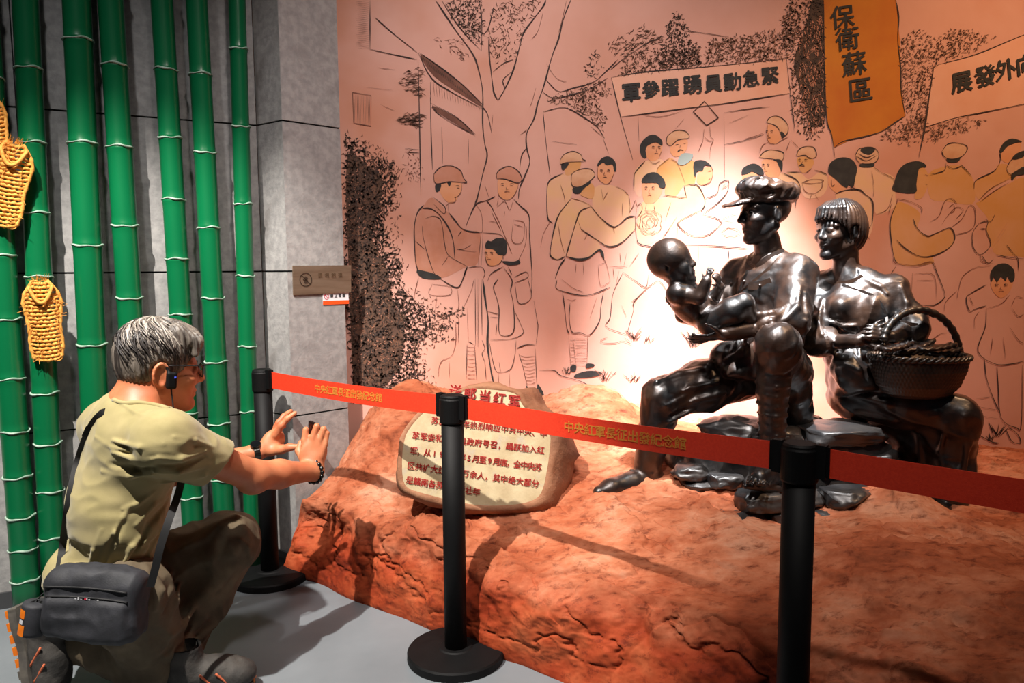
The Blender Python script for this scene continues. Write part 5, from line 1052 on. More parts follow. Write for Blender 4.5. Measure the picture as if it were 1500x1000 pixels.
hand(b, q3(1035, 412, 2.265), (0.25, -0.1, 1.0), (-0.6, -0.8, 0), 0.052, fat=1.5, curl=0.5, thumb=1, k=0.003)
b.chain([q3(1018, 430, 2.41), q3(1045, 436, 2.38), q3(1055, 420, 2.33)], [0.026, 0.022, 0.015], 0.008); hand(b, q3(1054, 419, 2.325), (-0.3, -0.5, 0.8), (0.5, -0.8, 0), 0.05, fat=1.5, curl=0.5, k=0.003)
b.chain([q3(1042, 474, 2.31), q3(1072, 456, 2.27), q3(1090, 444, 2.26)], [0.044, 0.040, 0.030], 0.015); b.chain([q3(1090, 444, 2.26), q3(1098, 464, 2.28), q3(1088, 478, 2.33)], [0.030, 0.026, 0.018], 0.012)
b.chain([q3(1052, 470, 2.39), q3(1085, 455, 2.36), q3(1105, 470, 2.38)], [0.042, 0.034, 0.024], 0.015)
b.disp(lambda x, y, z: 0.0018 * fbm(x * 24, y * 24, z * 24, 2))
inf = b.build('infant_figure', M_bronze, STAT); inf['label'] = 'bald bronze infant lying in the soldier\'s arms'

# ---------------------------------------------------------------- woman
w = SDF(q3(1165, 780, 2.42) * [1, 0, 1] + [0, 2.02, 0], q3(1445, 275, 2.42) * [1, 0, 1] + [0, 2.74, 0.02], 0.0041)
fW = unit((-0.62, -0.78, 0)); lW = np.array([0.78, -0.62, 0]); RW = np.stack([fW, lW, [0, 0, 1.0]])
sN, sF = q3(1306, 426, 2.41), q3(1203, 422, 2.55); w.cone(q3(1240, 410, 2.49), q3(1238, 362, 2.485), 0.044, 0.038, 0.02); w.cone(q3(1242, 408, 2.49), q3(1245, 414, 2.475), 0.05, 0.05, 0.02)
eN, rN = q3(1334, 480, 2.35), q3(1306, 494, 2.255); w.cone(eN, rN, 0.030, 0.021, 0.01)
hand(w, rN, q3(1280, 484, 2.235) - rN, (0, -0.9, 0.4), 0.105, curl=0.45, thumb=1)
eF, rF = q3(1196, 500, 2.42), q3(1258, 500, 2.27); w.cone(eF, rF, 0.029, 0.020, 0.01)
hand(w, rF, q3(1292, 478, 2.235) - rF, (-0.1, -0.8, 0.6), 0.105, curl=0.3, thumb=-1)
J = w.like()
J.ell(q3(1252, 448, 2.48), (0.088, 0.120, 0.115), RW, 0.03); J.ell(q3(1254, 515, 2.48), (0.092, 0.106, 0.11), RW, 0.04); J.ell(q3(1262, 560, 2.46), (0.10, 0.108, 0.08), RW, 0.03)
J.ell(q3(1258, 462, 2.42), (0.060, 0.095, 0.07), RW, 0.04); J.ball(q3(1232, 450, 2.412), 0.038, 0.04); J.ball(q3(1282, 452, 2.385), 0.038, 0.04)
J.cone(sN, sF, 0.044, 0.044, 0.03)
for e in (sN, sF): J.cone(q3(1242, 402, 2.49), e, 0.036, 0.042, 0.03)
J.cone(sN, eN, 0.047, 0.046, 0.02); J.cone(q3(1330, 468, 2.36), q3(1336, 484, 2.335), 0.054, 0.050, 0.006); J.cone(sF, eF, 0.047, 0.050, 0.02); J.cone(eF, q3(1212, 500, 2.375), 0.050, 0.044, 0.008)
J.cone(q3(1242, 515, 2.42), q3(1244, 570, 2.42), 0.045, 0.046, 0.03); J.cone(q3(1240, 540, 2.36), q3(1262, 562, 2.35), 0.05, 0.05, 0.03)
J.cut(q3(1250, 577, 2.4), (0.1, -0.3, -1), 0.004)
J.cloth((0.3, -0.1, 1), 0.0068, 15, 0.20, seed=3.0); J.cloth((1, -0.3, 0.2), 0.0025, 26, 0.2, seed=8.0)
for pts, r in (([(1235, 480), (1260, 494), (1300, 490)], .008), ([(1240, 510), (1258, 522), (1275, 515)], .009), ([(1238, 532), (1258, 542), (1280, 536)], .009), ([(1320, 420), (1328, 445), (1322, 470)], .007), ([(1205, 440), (1198, 465), (1204, 490)], .007), ([(1212, 470), (1235, 478), (1262, 476)], .007), ([(1268, 486), (1290, 478), (1308, 460)], .007), ([(1222, 500), (1240, 500), (1268, 508)], .008), ([(1300, 430), (1290, 420), (1270, 410)], .005), ([(1262, 470), (1258, 500), (1262, 550)], .005)): J.ridge(pts, r, 0.010)
J.ball(q3(1236, 396, 2.44), 0.044, 0.003, True)          # open neckline
T = w.like()
T.ell(q3(1264, 578, 2.46), (0.10, 0.112, 0.09), RW, 0.03)
T.cone(q3(1262, 582, 2.42), q3(1330, 590, 2.32), 0.080, 0.076, 0.03); T.cone(q3(1330, 590, 2.32), q3(1398, 606, 2.27), 0.076, 0.064, 0.03)
T.cone(q3(1402, 612, 2.27), q3(1396, 690, 2.30), 0.062, 0.060, 0.03); T.cone(q3(1396, 690, 2.30), q3(1388, 734, 2.32), 0.060, 0.054, 0.02)
T.cone(q3(1262, 592, 2.52), q3(1340, 630, 2.42), 0.074, 0.066, 0.03); T.cone(q3(1340, 630, 2.42), q3(1330, 735, 2.44), 0.066, 0.052, 0.03); T.cone(q3(1370, 630, 2.34), q3(1360, 690, 2.40), 0.055, 0.05, 0.04)
T.cloth((0.85, -0.2, -0.25), 0.0080, 13, 0.18, seed=6.0); T.cloth((0.1, 0.2, 1), 0.004, 22, 0.3, seed=16.0, hi=q3(1460, 612, 2.9))
for pts, r in (([(1245, 560), (1290, 568), (1350, 572)], .011), ([(1245, 578), (1300, 590), (1372, 602)], .011), ([(1255, 604), (1310, 614), (1370, 608)], .011), ([(1385, 620), (1378, 660), (1385, 700)], .009), ([(1412, 610), (1418, 650), (1410, 700)], .009), ([(1345, 640), (1350, 680), (1342, 720)], .009)): T.ridge(pts, r, 0.010)
w.chain([q3(1390, 744, 2.32), q3(1372, 752, 2.24), q3(1362, 755, 2.19)], [0.036, 0.028, 0.02], 0.012)
HW = q3(1229, 334, 2.485); add_head(w, HW, (-0.90, -0.42, -0.03), (0, 0, 1), 0.77, female=1, nose=0.97)
w.merge(T); w.merge(J); w.disp(lambda x, y, z: 0.0022 * fbm(x * 22, y * 22, z * 22, 3))
wom = w.build('woman_figure', M_bronze, STAT); wom['label'] = 'seated bronze woman with short hair and a basket on her knees'
surf_strip(w, [(1206, 402), (1214, 411), (1228, 415), (1246, 413), (1264, 404)], 0.014, 'neckline', M_bronze, wom, 0.003)
surf_strip(w, [(1234, 416), (1252, 424), (1275, 430), (1292, 446), (1300, 470), (1298, 500)], 0.008, 'placket', M_bronze, wom, 0.002)
surf_strip(w, [(1318, 466), (1330, 474), (1344, 476)], 0.012, 'cuff', M_bronze, wom, 0.003); surf_strip(w, [(1206, 482), (1212, 496), (1214, 512)], 0.012, 'cuff', M_bronze, wom, 0.003)
hs = SDF(HW - 0.15, HW + 0.15, 0.0028); fH, lH, uH = frame((-0.90, -0.42, -0.03)); RH = np.stack([fH, lH, uH]); Hw = lambda a, b_, c: HW + 0.77 * (fH * a + lH * b_ + uH * c)
hs.ell(Hw(-0.014, 0, 0.024), np.array((0.110, 0.090, 0.102)) * .77, RH, 0.01); hs.ell(Hw(-0.045, 0, -0.03), np.array((0.078, 0.082, 0.085)) * .77, RH, 0.03)
hs.ell(Hw(0.075, 0, -0.055), np.array((0.085, 0.10, 0.092)) * .77, RH, 0.008, True)          # the face stays free below the fringe
for e in (-1, 1): hs.ell(Hw(0.0, 0.085 * e, -0.022), np.array((0.022, 0.018, 0.034)) * .77, RH, 0.004, True)
for t in np.linspace(-1.15, 1.15, 13): hs.chain([Hw(0.030 * math.cos(t) + 0.01, 0.045 * math.sin(t), 0.108), Hw(0.012 + 0.074 * math.cos(t), 0.068 * math.sin(t), 0.082), Hw(0.014 + 0.090 * math.cos(t + .06), 0.080 * math.sin(t + .06), 0.046 - 0.014 * abs(math.sin(t)))], [0.007, 0.0075, 0.004], 0.004)
aH = lambda x, y, z: np.arctan2((x - HW[0]) * lH[0] + (y - HW[1]) * lH[1], (x - HW[0]) * fH[0] + (y - HW[1]) * fH[1])
hs.disp(lambda x, y, z: 0.0014 * np.sin(aH(x, y, z) * 30 + 3 * vnoise(x * 40, y * 40, z * 20)))
hs.build('hair', M_bronze, wom)

# ---------------------------------------------------------------- basket with straw sandals
BC = q3(1346, 524, 2.27); bk_ = empty_part = None
rx, ry, hh = 0.142, 0.105, 0.118
def ring_pt(t, k, z): return BC + np.array([rx * k * math.cos(t), ry * k * math.sin(t), z])
NB, NZ = 288, 48; V = []
for i in range(NZ):
    q = i / (NZ - 1); k = np.interp(q, [0, 0.08, 0.3, 0.7, 1], [0.55, 0.68, 0.84, 0.96, 1.0])
    for j in range(NB):
        t = 2 * math.pi * j / NB; rel = 0.022 * abs(math.sin(34 * t + 5 * math.pi * q)) * abs(math.sin(34 * t - 5 * math.pi * q)) ; V.append(ring_pt(t, k * (1 + rel), -hh * (1 - q)))
for i in range(8):
    q = 1 - i / 7
    for j in range(NB): V.append(ring_pt(2 * math.pi * j / NB, 0.95 * (0.4 + 0.6 * q), -hh * 0.35 * (1 - q) ** 0.5))
n0 = NZ + 8; Fc = [(i * NB + j, i * NB + (j + 1) % NB, (i + 1) * NB + (j + 1) % NB, (i + 1) * NB + j) for i in range(n0 - 1) for j in range(NB)] + [tuple(range(NB - 1, -1, -1)), tuple(range((n0 - 1) * NB, n0 * NB))]
bas = mk('basket', V, Fc, M_bronzew, STAT, True); bas['label'] = 'woven bronze basket with an arched handle on the woman\'s knees'
mb = MB()
for o in (0, math.pi): mb.tube([ring_pt(t, 1.0 + 0.035 * math.cos(22 * t + o), 0.004 + 0.005 * math.sin(22 * t + o)) for t in np.linspace(0, 2 * math.pi, 260, endpoint=False)], 0.0058, 6, closed=True)
mb.build('twisted_rim', M_bronzew, bas, True)
hp = smooth_line([(1294, 498), (1300, 481), (1314, 465), (1334, 455), (1356, 455), (1378, 465), (1394, 482), (1403, 504), (1407, 528)], 8); hY = np.linspace(2.22, 2.32, len(hp))
hp3 = np.array([q3(x, y, Y) for (x, y), Y in zip(hp, hY)]); mb = MB(); mb.tube(hp3, [0.0115 + 0.0014 * math.sin(i * 1.6) for i in range(len(hp3))], 10); mb.build('handle', M_bronzew, bas, True)
for i, (x0, y0, x1, y1, Y) in enumerate(((1292, 512, 1336, 506, 2.20), (1316, 516, 1368, 502, 2.25), (1345, 512, 1400, 508, 2.22), (1362, 518, 1408, 514, 2.27), (1332, 500, 1372, 512, 2.30))):
    a, c = q3(x0, y0, Y), q3(x1, y1, Y + 0.03); d_ = unit(c - a); sd = unit(np.cross(d_, [0, 0, 1.0])); L = np.linalg.norm(c - a); V = []; nn = 14
    for j in range(nn):
        t = j / (nn - 1); wd_ = 0.026 * (0.55 + 0.45 * math.sin(math.pi * min(1, t * 1.15))) * (0.6 if j in (0, nn - 1) else 1)
        for k_ in range(8):
            an = 2 * math.pi * k_ / 8; V.append(a + d_ * L * t + sd * wd_ * math.cos(an) + np.array([0, 0, 1.0]) * (0.008 * math.sin(an) + 0.003 * math.sin(j * 2.4) + 0.008 * t * t))
    mk('straw_sandal', V, [(j * 8 + k_, j * 8 + (k_ + 1) % 8, (j + 1) * 8 + (k_ + 1) % 8, (j + 1) * 8 + k_) for j in range(nn - 1) for k_ in range(8)] + [tuple(range(7, -1, -1)), tuple(range((nn - 1) * 8, nn * 8))], M_bronze, bas, True)

# ---------------------------------------------------------------- bronze boulders under the figures
def boulder(px, py, Y, half, seed, rot=0.0, name='rock', m=None, parent=None, npts=46, rough=0.010):
    rnd = np.random.RandomState(seed); c = at(px, py, Y); h = np.array(half)
    P = rnd.normal(size=(npts, 3)); P /= np.linalg.norm(P, axis=1)[:, None]; P = np.sign(P) * np.abs(P) ** 0.55 * h * rnd.uniform(0.86, 1.05, (npts, 1))
    ca, sa = math.cos(rot), math.sin(rot); P = P @ np.array([[ca, sa, 0], [-sa, ca, 0], [0, 0, 1]]) 
    bm = bmesh.new(); vs = [bm.verts.new(p) for p in P]; r = bmesh.ops.convex_hull(bm, input=vs)
    bmesh.ops.delete(bm, geom=[g for g in bm.verts if not g.link_faces], context='VERTS'); bmesh.ops.subdivide_edges(bm, edges=bm.edges[:], cuts=4, use_grid_fill=True); bmesh.ops.triangulate(bm, faces=bm.faces[:])
    V = np.array([v.co for v in bm.verts]); 
    for v in bm.verts: v.index = 0
    bm.verts.index_update(); Fc = [tuple(v.index for v in f.verts) for f in bm.faces]; bm.free()
    W = V + c; nz = fbm(W[:, 0] * 14, W[:, 1] * 14, W[:, 2] * 26, 5) + 0.6 * (1 - 2 * np.abs(fbm(W[:, 0] * 9 + 3, W[:, 1] * 9, W[:, 2] * 40, 2))) + 0.25 * vnoise(W[:, 0] * 90, W[:, 1] * 90, W[:, 2] * 90); V = V + (V / (np.linalg.norm(V, axis=1)[:, None] + 1e-6)) * (nz * rough)[:, None]
    return mk(name, V + c, Fc, m or M_bronzed, parent if parent is not None else STAT, True)
ROCKS = [(1078, 628, 2.40, (.110, .10, .040)), (1135, 640, 2.33, (.085, .08, .045)), (1228, 634, 2.33, (.140, .10, .034)), (1040, 672, 2.46, (.120, .12, .075)), (1118, 682, 2.40, (.13, .12, .075)), (1225, 690, 2.42, (.19, .15, .10)), (1330, 690, 2.50, (.15, .12, .12)),
         (1112, 734, 2.20, (.070, .06, .036)), (1185, 730, 2.26, (.08, .07, .034)), (1242, 728, 2.22, (.090, .07, .036)), (1305, 722, 2.30, (.08, .07, .036)), (1012, 692, 2.36, (.055, .05, .026)), (1062, 704, 2.32, (.060, .05, .03)), (1386, 768, 2.24, (.085, .08, .022)), (1085, 752, 2.22, (.11, .08, .02)), (1282, 680, 2.30, (.07, .06, .05)), (1185, 622, 2.46, (.05, .05, .04)), (1250, 664, 2.30, (.12, .05, .05)), (1150, 672, 2.34, (.10, .07, .06)), (1290, 738, 2.24, (.08, .06, .034)), (1345, 746, 2.28, (.07, .06, .034)), (1160, 756, 2.18, (.07, .05, .022)), (1030, 712, 2.34, (.07, .05, .025)), (1000, 668, 2.48, (.05, .06, .05)), (1215, 752, 2.20, (.07, .05, .02))]
for i, (x, y, Y, hf) in enumerate(ROCKS): boulder(x, y, Y, hf, 100 + i, rot=0.3 * (i % 5) - 0.5)
# ================================================================== kneeling visitor with a phone
M_skin = mat('skin', rgb(206, 132, 92), rgb(190, 108, 72), rough=0.5, scale=12, bump=0.05, bscale=120)
M_skin.node_tree.nodes['Principled BSDF'].inputs['Subsurface Weight'].default_value = 0.08
M_skin.node_tree.nodes['Principled BSDF'].inputs['Subsurface Radius'].default_value = (0.010, 0.004, 0.002)
M_shirt = mat('olive_jersey', rgb(150, 138, 92), rgb(164, 150, 104), rough=0.85, scale=14, bump=0.06, bscale=300, sheen=0.2)
M_trous = mat('khaki_trousers', rgb(102, 88, 67), rgb(82, 70, 53), rough=0.85, scale=14, bump=0.1, bscale=200)
M_grey = mat('grey_hair', rgb(134, 124, 114), rgb(50, 44, 41), rough=0.45, scale=70, stretch=(1, 1, 0.12), bump=0.3, bscale=120)
M_shoe = mat('dark_trail_shoe', rgb(44, 42, 40), rgb(70, 66, 62), rough=0.75, scale=20, bump=0.2, bscale=160)
M_sole = mat('grey_rubber', rgb(70, 66, 62), rgb(92, 86, 78), rough=0.8, scale=30)
M_oran = mat('orange_rubber', rgb(236, 132, 18), rgb(214, 104, 12), rough=0.55, scale=30)
M_lace = mat('orange_trim', rgb(196, 100, 64), rough=0.7)
M_nylon = mat('black_nylon', rgb(34, 35, 40), rgb(46, 47, 53), rough=0.7, scale=40, bump=0.12, bscale=260)
M_strap = mat('black_webbing', rgb(24, 24, 26), rough=0.7)
M_steel = mat('dark_steel', rgb(70, 70, 66), rough=0.3, metal=0.9)
M_bead = mat('black_bead', rgb(10, 10, 11), rough=0.2)
M_lens = mat('clear_lens', rgb(200, 210, 214), rough=0.05); M_lens.node_tree.nodes['Principled BSDF'].inputs['Transmission Weight'].default_value = 1.0; M_lens.node_tree.nodes['Principled BSDF'].inputs['IOR'].default_value = 1.05
M_screen = mat('dark_glass', rgb(12, 13, 16), rough=0.12)
M_blue = mat('blue_lamp', rgb(90, 110, 255), rough=0.4)
M_silver = mat('silver_mark', rgb(200, 200, 205), rough=0.5)

MAN = empty('person', atz(215, 1030, 0)); tag(MAN, 'kneeling grey-haired man in an olive T-shirt photographing with a phone', 'person')
hf = unit((0.80, 0.60, -0.10)); bf = unit((0.74, 0.67, 0)); br = np.array([0.67, -0.74, 0]); RB = np.stack([bf, br, [0, 0, 1.0]])
HM = at(233, 534, 1.96); HS = 0.94
N0 = at(203, 592, 1.92); SR = at(243, 645, 1.81); SL = at(160, 624, 2.03)
ER, WR = at(372, 697, 2.02), at(460, 690, 2.22); EL, WL = at(255, 690, 2.22), at(376, 662, 2.33)
PV = at(158, 862, 1.92); HR, HL = at(190, 872, 1.83), at(150, 860, 2.02)
KL, AL = at(334, 792, 2.12), at(258, 955, 2.02); KR, AR = at(232, 990, 1.90), at(84, 930, 1.88)

# ---- body: one continuous skin surface
s = SDF(np.array([at(0, 0, 2.0)[0] - 0.02, 1.66, 0.0]), np.array([at(500, 0, 2.36)[0], 2.50, 1.02]), 0.0040)
Hm, Rm = add_head(s, HM, hf, (0.05, 0.04, 1), HS)
s.cone(Hm(-0.035, 0, -0.05), N0, 0.058, 0.062, 0.03); s.ell(at(195, 640, 1.93), (0.085, 0.145, 0.14), RB, 0.03); s.ell(at(175, 750, 1.92), (0.085, 0.12, 0.16), RB, 0.04); s.ell(PV, (0.10, 0.13, 0.10), RB, 0.04)
s.cone(SR, SL, 0.05, 0.05, 0.03)
s.cone(SR, ER, 0.050, 0.041, 0.02); s.cone(ER, ER + (WR - ER) * 0.4, 0.042, 0.039, 0.02); s.cone(ER + (WR - ER) * 0.4, WR, 0.039, 0.0265, 0.02); s.ball(ER + np.array([-0.004, -0.005, -0.008]), 0.038, 0.02)
s.cone(SL, EL, 0.05, 0.041, 0.02); s.cone(EL, EL + (WL - EL) * 0.4, 0.041, 0.034, 0.02); s.cone(EL + (WL - EL) * 0.4, WL, 0.034, 0.0235, 0.02)
s.cone(HL, KL, 0.07, 0.05, 0.03); s.cone(KL, AL, 0.048, 0.034, 0.02); s.cone(HR, KR, 0.07, 0.05, 0.03); s.cone(KR, AR, 0.048, 0.034, 0.02)
# right hand closed round the phone, back of the hand to the viewer
u = lambda x, y, Y: at(x, y, Y)
s.ell(u(459, 663, 2.235), (0.037, 0.018, 0.042), np.stack([unit(u(474, 664, 2.235) - u(444, 662, 2.235)), unit((0.5, -0.85, 0)), [0, 0, 1.0]]), 0.016); s.cone(WR, u(460, 672, 2.232), 0.027, 0.029, 0.02)
for i, (kx, ky, px_, py_, tx, ty) in enumerate(((446, 645, 448, 629, 449, 640), (458, 641, 464, 624, 463, 637), (468, 643, 474, 628, 471, 640), (476, 651, 479, 634, 475, 646))):
    kn = u(kx, ky, 2.228 + 0.004 * i); pp = u(px_, py_, 2.235 + 0.004 * i); md = u((px_ + tx) / 2, py_ + 2, 2.258 + 0.004 * i); tp = u(tx, ty, 2.275 + 0.003 * i); r = (0.0094, 0.0098, 0.0094, 0.0082)[i]
    s.cone(u(459 + (kx - 459) * 0.6, 666, 2.232), kn, 0.014, r * 1.12, 0.010); s.chain([kn, pp, md, tp], [r * 1.08, r * 0.98, r * 0.92, r * 0.82], 0.0025)
s.chain([u(446, 674, 2.245), u(438, 660, 2.262), u(441, 648, 2.278)], [0.015, 0.0115, 0.0095], 0.008)
# left hand open, index raised, thumb reaching to the phone
s.cone(WL, u(392, 655, 2.34), 0.025, 0.026, 0.015); s.ell(u(400, 646, 2.345), (0.040, 0.020, 0.034), np.stack([unit(u(412, 632, 2.345) - u(386, 662, 2.335)), unit((0.4, -0.9, 0.1)), unit(np.cross(unit(u(412, 632, 2.345) - u(386, 662, 2.335)), unit((0.4, -0.9, 0.1))))]), 0.012)
s.chain([u(404, 637, 2.335), u(412, 623, 2.33), u(421, 613, 2.335), u(432, 605, 2.345)], [0.0125, 0.0105, 0.0092, 0.0076], 0.006)
s.chain([u(403, 636, 2.355), u(408, 619, 2.36), u(416, 609, 2.375), u(426, 602, 2.392)], [0.0125, 0.0102, 0.009, 0.0076], 0.005)
s.chain([u(401, 640, 2.372), u(405, 624, 2.385), u(413, 615, 2.405), u(422, 611, 2.42)], [0.012, 0.0098, 0.0086, 0.0072], 0.005)
s.chain([u(399, 646, 2.385), u(403, 634, 2.40), u(410, 627, 2.415), u(417, 624, 2.425)], [0.011, 0.0086, 0.0076, 0.0064], 0.005)
s.chain([u(398, 660, 2.328), u(412, 658, 2.318), u(424, 655, 2.31), u(437, 654, 2.305)], [0.017, 0.0135, 0.0112, 0.0085], 0.010)
for e in (-1, 1):          # ears: helix, lobe and hollow
    hx = [Hm(-0.012 + 0.019 * math.cos(a), e * (0.081 + 0.006 * math.sin(a * 0.5)), -0.020 + 0.030 * math.sin(a)) for a in np.linspace(-0.6, 3.9, 12)]
    s.chain(hx, 0.0048, 0.003); s.ell(Hm(-0.012, 0.078 * e, -0.022), np.array((0.020, 0.007, 0.030)) * HS, Rm, 0.004); s.ball(Hm(-0.006, 0.083 * e, -0.048), 0.007, 0.005)
body = s.build('body', M_skin, MAN); body['label'] = 'tanned skin of face, neck, arms and hands'
SB = s

# ---- hair
h = SDF(HM - 0.16, HM + 0.16, 0.0026); Hh = Hm
hr = lambda *r: np.array(r) * HS
h.ell(Hh(-0.014, 0, 0.030), hr(0.105, 0.087, 0.098), Rm, 0.01); h.ell(Hh(0.036, 0.0, 0.068), hr(0.072, 0.074, 0.054), Rm, 0.03); h.ell(Hh(-0.046, 0, -0.010), hr(0.061, 0.075, 0.062), Rm, 0.02)
for i, t in enumerate(np.linspace(-1.5, 1.5, 12)):      # swept fringe locks
    h.chain([Hh(0.03, 0.055 * math.sin(t), 0.108 - 0.012 * abs(t)), Hh(0.078, 0.066 * math.sin(t), 0.088 - 0.012 * abs(t)), Hh(0.100 - 0.024 * abs(math.sin(t)), 0.078 * math.sin(t + .10), 0.056 - 0.012 * abs(t))], [0.020, 0.015, 0.006], 0.010)
h.ell(Hh(0.108, 0, -0.042), hr(0.075, 0.12, 0.086), Rm, 0.006, True)          # face
for e in (-1, 1): h.ell(Hh(-0.010, 0.092 * e, -0.026), hr(0.036, 0.026, 0.046), Rm, 0.005, True); h.ell(Hh(0.058, 0.085 * e, -0.055), hr(0.055, 0.03, 0.055), Rm, 0.008, True)
h.ell(Hh(-0.05, 0, -0.112), hr(0.11, 0.12, 0.062), Rm, 0.02, True)
ang_ = lambda x, y, z: np.arctan2((x - HM[0]) * Rm[1][0] + (y - HM[1]) * Rm[1][1], (x - HM[0]) * Rm[0][0] + (y - HM[1]) * Rm[0][1])
h.disp(lambda x, y, z: 0.0014 * np.sin(ang_(x, y, z) * 56 + 5 * vnoise(x * 25, y * 25, z * 12)) + 0.0011 * np.sin(ang_(x, y, z) * 104 + 4 * vnoise(x * 30 + 4, y * 30, z * 14)))
hair = h.build('hair', M_grey, MAN); hair['label'] = 'short swept grey hair'
M_lock = [mat('silver_lock', rgb(186, 176, 164), rough=0.4), mat('grey_lock', rgb(120, 110, 102), rough=0.4), mat('dark_lock', rgb(44, 38, 36), rough=0.45)]
rnd = random.Random(12); locks = [MB(), MB(), MB()]
for i in range(620):
    ph = rnd.uniform(-math.pi, math.pi); th0 = rnd.uniform(0.05, 1.15); dth = rnd.uniform(0.45, 0.85); lift = rnd.uniform(0.0, 0.006); pts = []
    for k in range(9):
        t_ = k / 8; th = th0 + dth * t_; p_ = ph * (1 - 0.22 * t_) + 0.12 * math.sin(i + 2 * t_)
        a_, b_, c_ = -0.014 + 0.107 * math.cos(p_) * math.sin(th), 0.089 * math.sin(p_) * math.sin(th), 0.030 + 0.100 * math.cos(th)
        if abs(p_) < 0.7: a_ += 0.012 * math.sin(th) * (1 - abs(p_) / 0.7)
        low = 0.052 if abs(p_) < 0.75 else (0.012 if abs(p_) < 1.15 else (0.022 if abs(p_) < 1.75 else -0.062))
        if c_ < low: break
        g_ = 1 + lift * (8 + 10 * t_ * t_); pts.append(Hm(a_ * g_, b_ * g_, 0.03 + (c_ - 0.03) * g_))
    if len(pts) < 4: continue
    m_ = len(pts); w_ = 2 if th0 > 0.85 else rnd.choice((0, 0, 1, 1, 1, 2)); locks[w_].tube(smooth_line(pts, 2), [0.0021 * (1 - 0.75 * (q_ / (2 * m_ - 2)) ** 2) for q_ in range(2 * m_ - 1)], 5)
for mb_, mm in zip(locks, M_lock):
    lk = mb_.build('hair_locks', mm, hair, True); lk['kind'] = 'stuff'

# ---- shirt
t = SDF(np.array([at(55, 0, 2.0)[0] - 0.03, 1.62, 0.20]), np.array([at(345, 0, 2.05)[0] + 0.02, 2.34, 0.86]), 0.0038)
t.ell(at(196, 652, 1.93), (0.112, 0.170, 0.155), RB, 0.04); t.ell(at(172, 748, 1.925), (0.120, 0.160, 0.165), RB, 0.05); t.ell(at(148, 842, 1.92), (0.130, 0.172, 0.10), RB, 0.05)
t.cone(SR, SL, 0.066, 0.066, 0.04); t.cone(at(204, 622, 1.92), SR, 0.060, 0.062, 0.04); t.cone(at(196, 612, 1.94), SL, 0.056, 0.060, 0.04)
dR = unit(ER - SR); cR = SR + dR * 0.170; t.cone(SR, cR + dR * 0.03, 0.070, 0.060, 0.03); t.cone(SR + [0, 0, -0.02], cR + [0, 0, -0.016], 0.062, 0.054, 0.03)
dL = unit(EL - SL); cL = SL + dL * 0.15; t.cone(SL, cL, 0.066, 0.062, 0.03)
t.cut(at(302, 690, 1.93), (0.62, 0.40, -0.70), 0.003, lo=cR - [0.11, 0.12, 0.12], hi=cR + 0.16); t.cut(at(150, 880, 1.92), (0.15, 0, -1), 0.006)
tc0 = SB.like() if False else None
t.ball(at(222, 573, 1.935), 0.080, 0.004, True); t.ball(at(240, 590, 1.96), 0.06, 0.01, True)          # neck opening
t.cloth((0.5, 0.2, 0.85), 0.0062, 16, 0.22, seed=1.5, hi=at(400, 700, 2.4), sharp=True); t.cloth((1.0, 0.2, -0.05), 0.0035, 20, 0.2, seed=7.0)
FOLD = [([(165, 662), (195, 672), (225, 672)], .007), ([(150, 690), (190, 697), (222, 694)], .007), ([(165, 645), (205, 655), (240, 650)], .006), ([(232, 670), (265, 672), (300, 660)], .009), ([(228, 690), (262, 690), (305, 680)], .009), ([(240, 705), (268, 708), (300, 695)], .008), ([(255, 640), (285, 645), (312, 655)], .006),
        ([(250, 722), (225, 738), (200, 768)], .007), ([(258, 728), (232, 760), (205, 800)], .008), ([(255, 745), (235, 775), (212, 820)], .008), ([(190, 740), (170, 780), (155, 826)], .007), ([(225, 720), (200, 738), (180, 745)], .006), ([(215, 775), (195, 800), (180, 828)], .008), ([(240, 790), (220, 815), (205, 832)], .008), ([(150, 775), (138, 805), (130, 830)], .006), ([(178, 590), (200, 605), (228, 615)], .005), ([(140, 640), (165, 655), (190, 660)], .005)]
for pts, r in FOLD: t.ridge(pts, r * 1.05, 0.005, y0=1.64)
for pts, r in (([(230, 681), (265, 682), (302, 670)], .006), ([(160, 680), (195, 685), (225, 684)], .005), ([(245, 735), (218, 768), (195, 812)], .006), ([(248, 760), (225, 795), (208, 828)], .006), ([(180, 765), (162, 800), (150, 828)], .005), ([(250, 700), (258, 715), (262, 730)], .010)): t.ridge(pts, r, 0.010, True, y0=1.64)
shirt = t.build('shirt', M_shirt, MAN); shirt['label'] = 'olive green short-sleeved T-shirt with creases'
# collar band
cpts = []
for x in np.arange(166, 250, 4.0):          # ribbed band along the rim of the neck opening
    for y in np.arange(566, 640, 1.0):
        p = t.surf(x, y, 1.64); q_ = SB.surf(x, y, 1.64)
        if p is not None and (q_ is None or p[1] < q_[1]): cpts.append(t.surf(x, y + 3, 1.64)); break
cpts = np.array(cpts)
for _ in range(10): cpts[1:-1] = (cpts[:-2] + 2 * cpts[1:-1] + cpts[2:]) / 4
mb = MB(); mb.tube(cpts, 0.0060, 8); mb.build('collar', M_shirt, shirt, True)

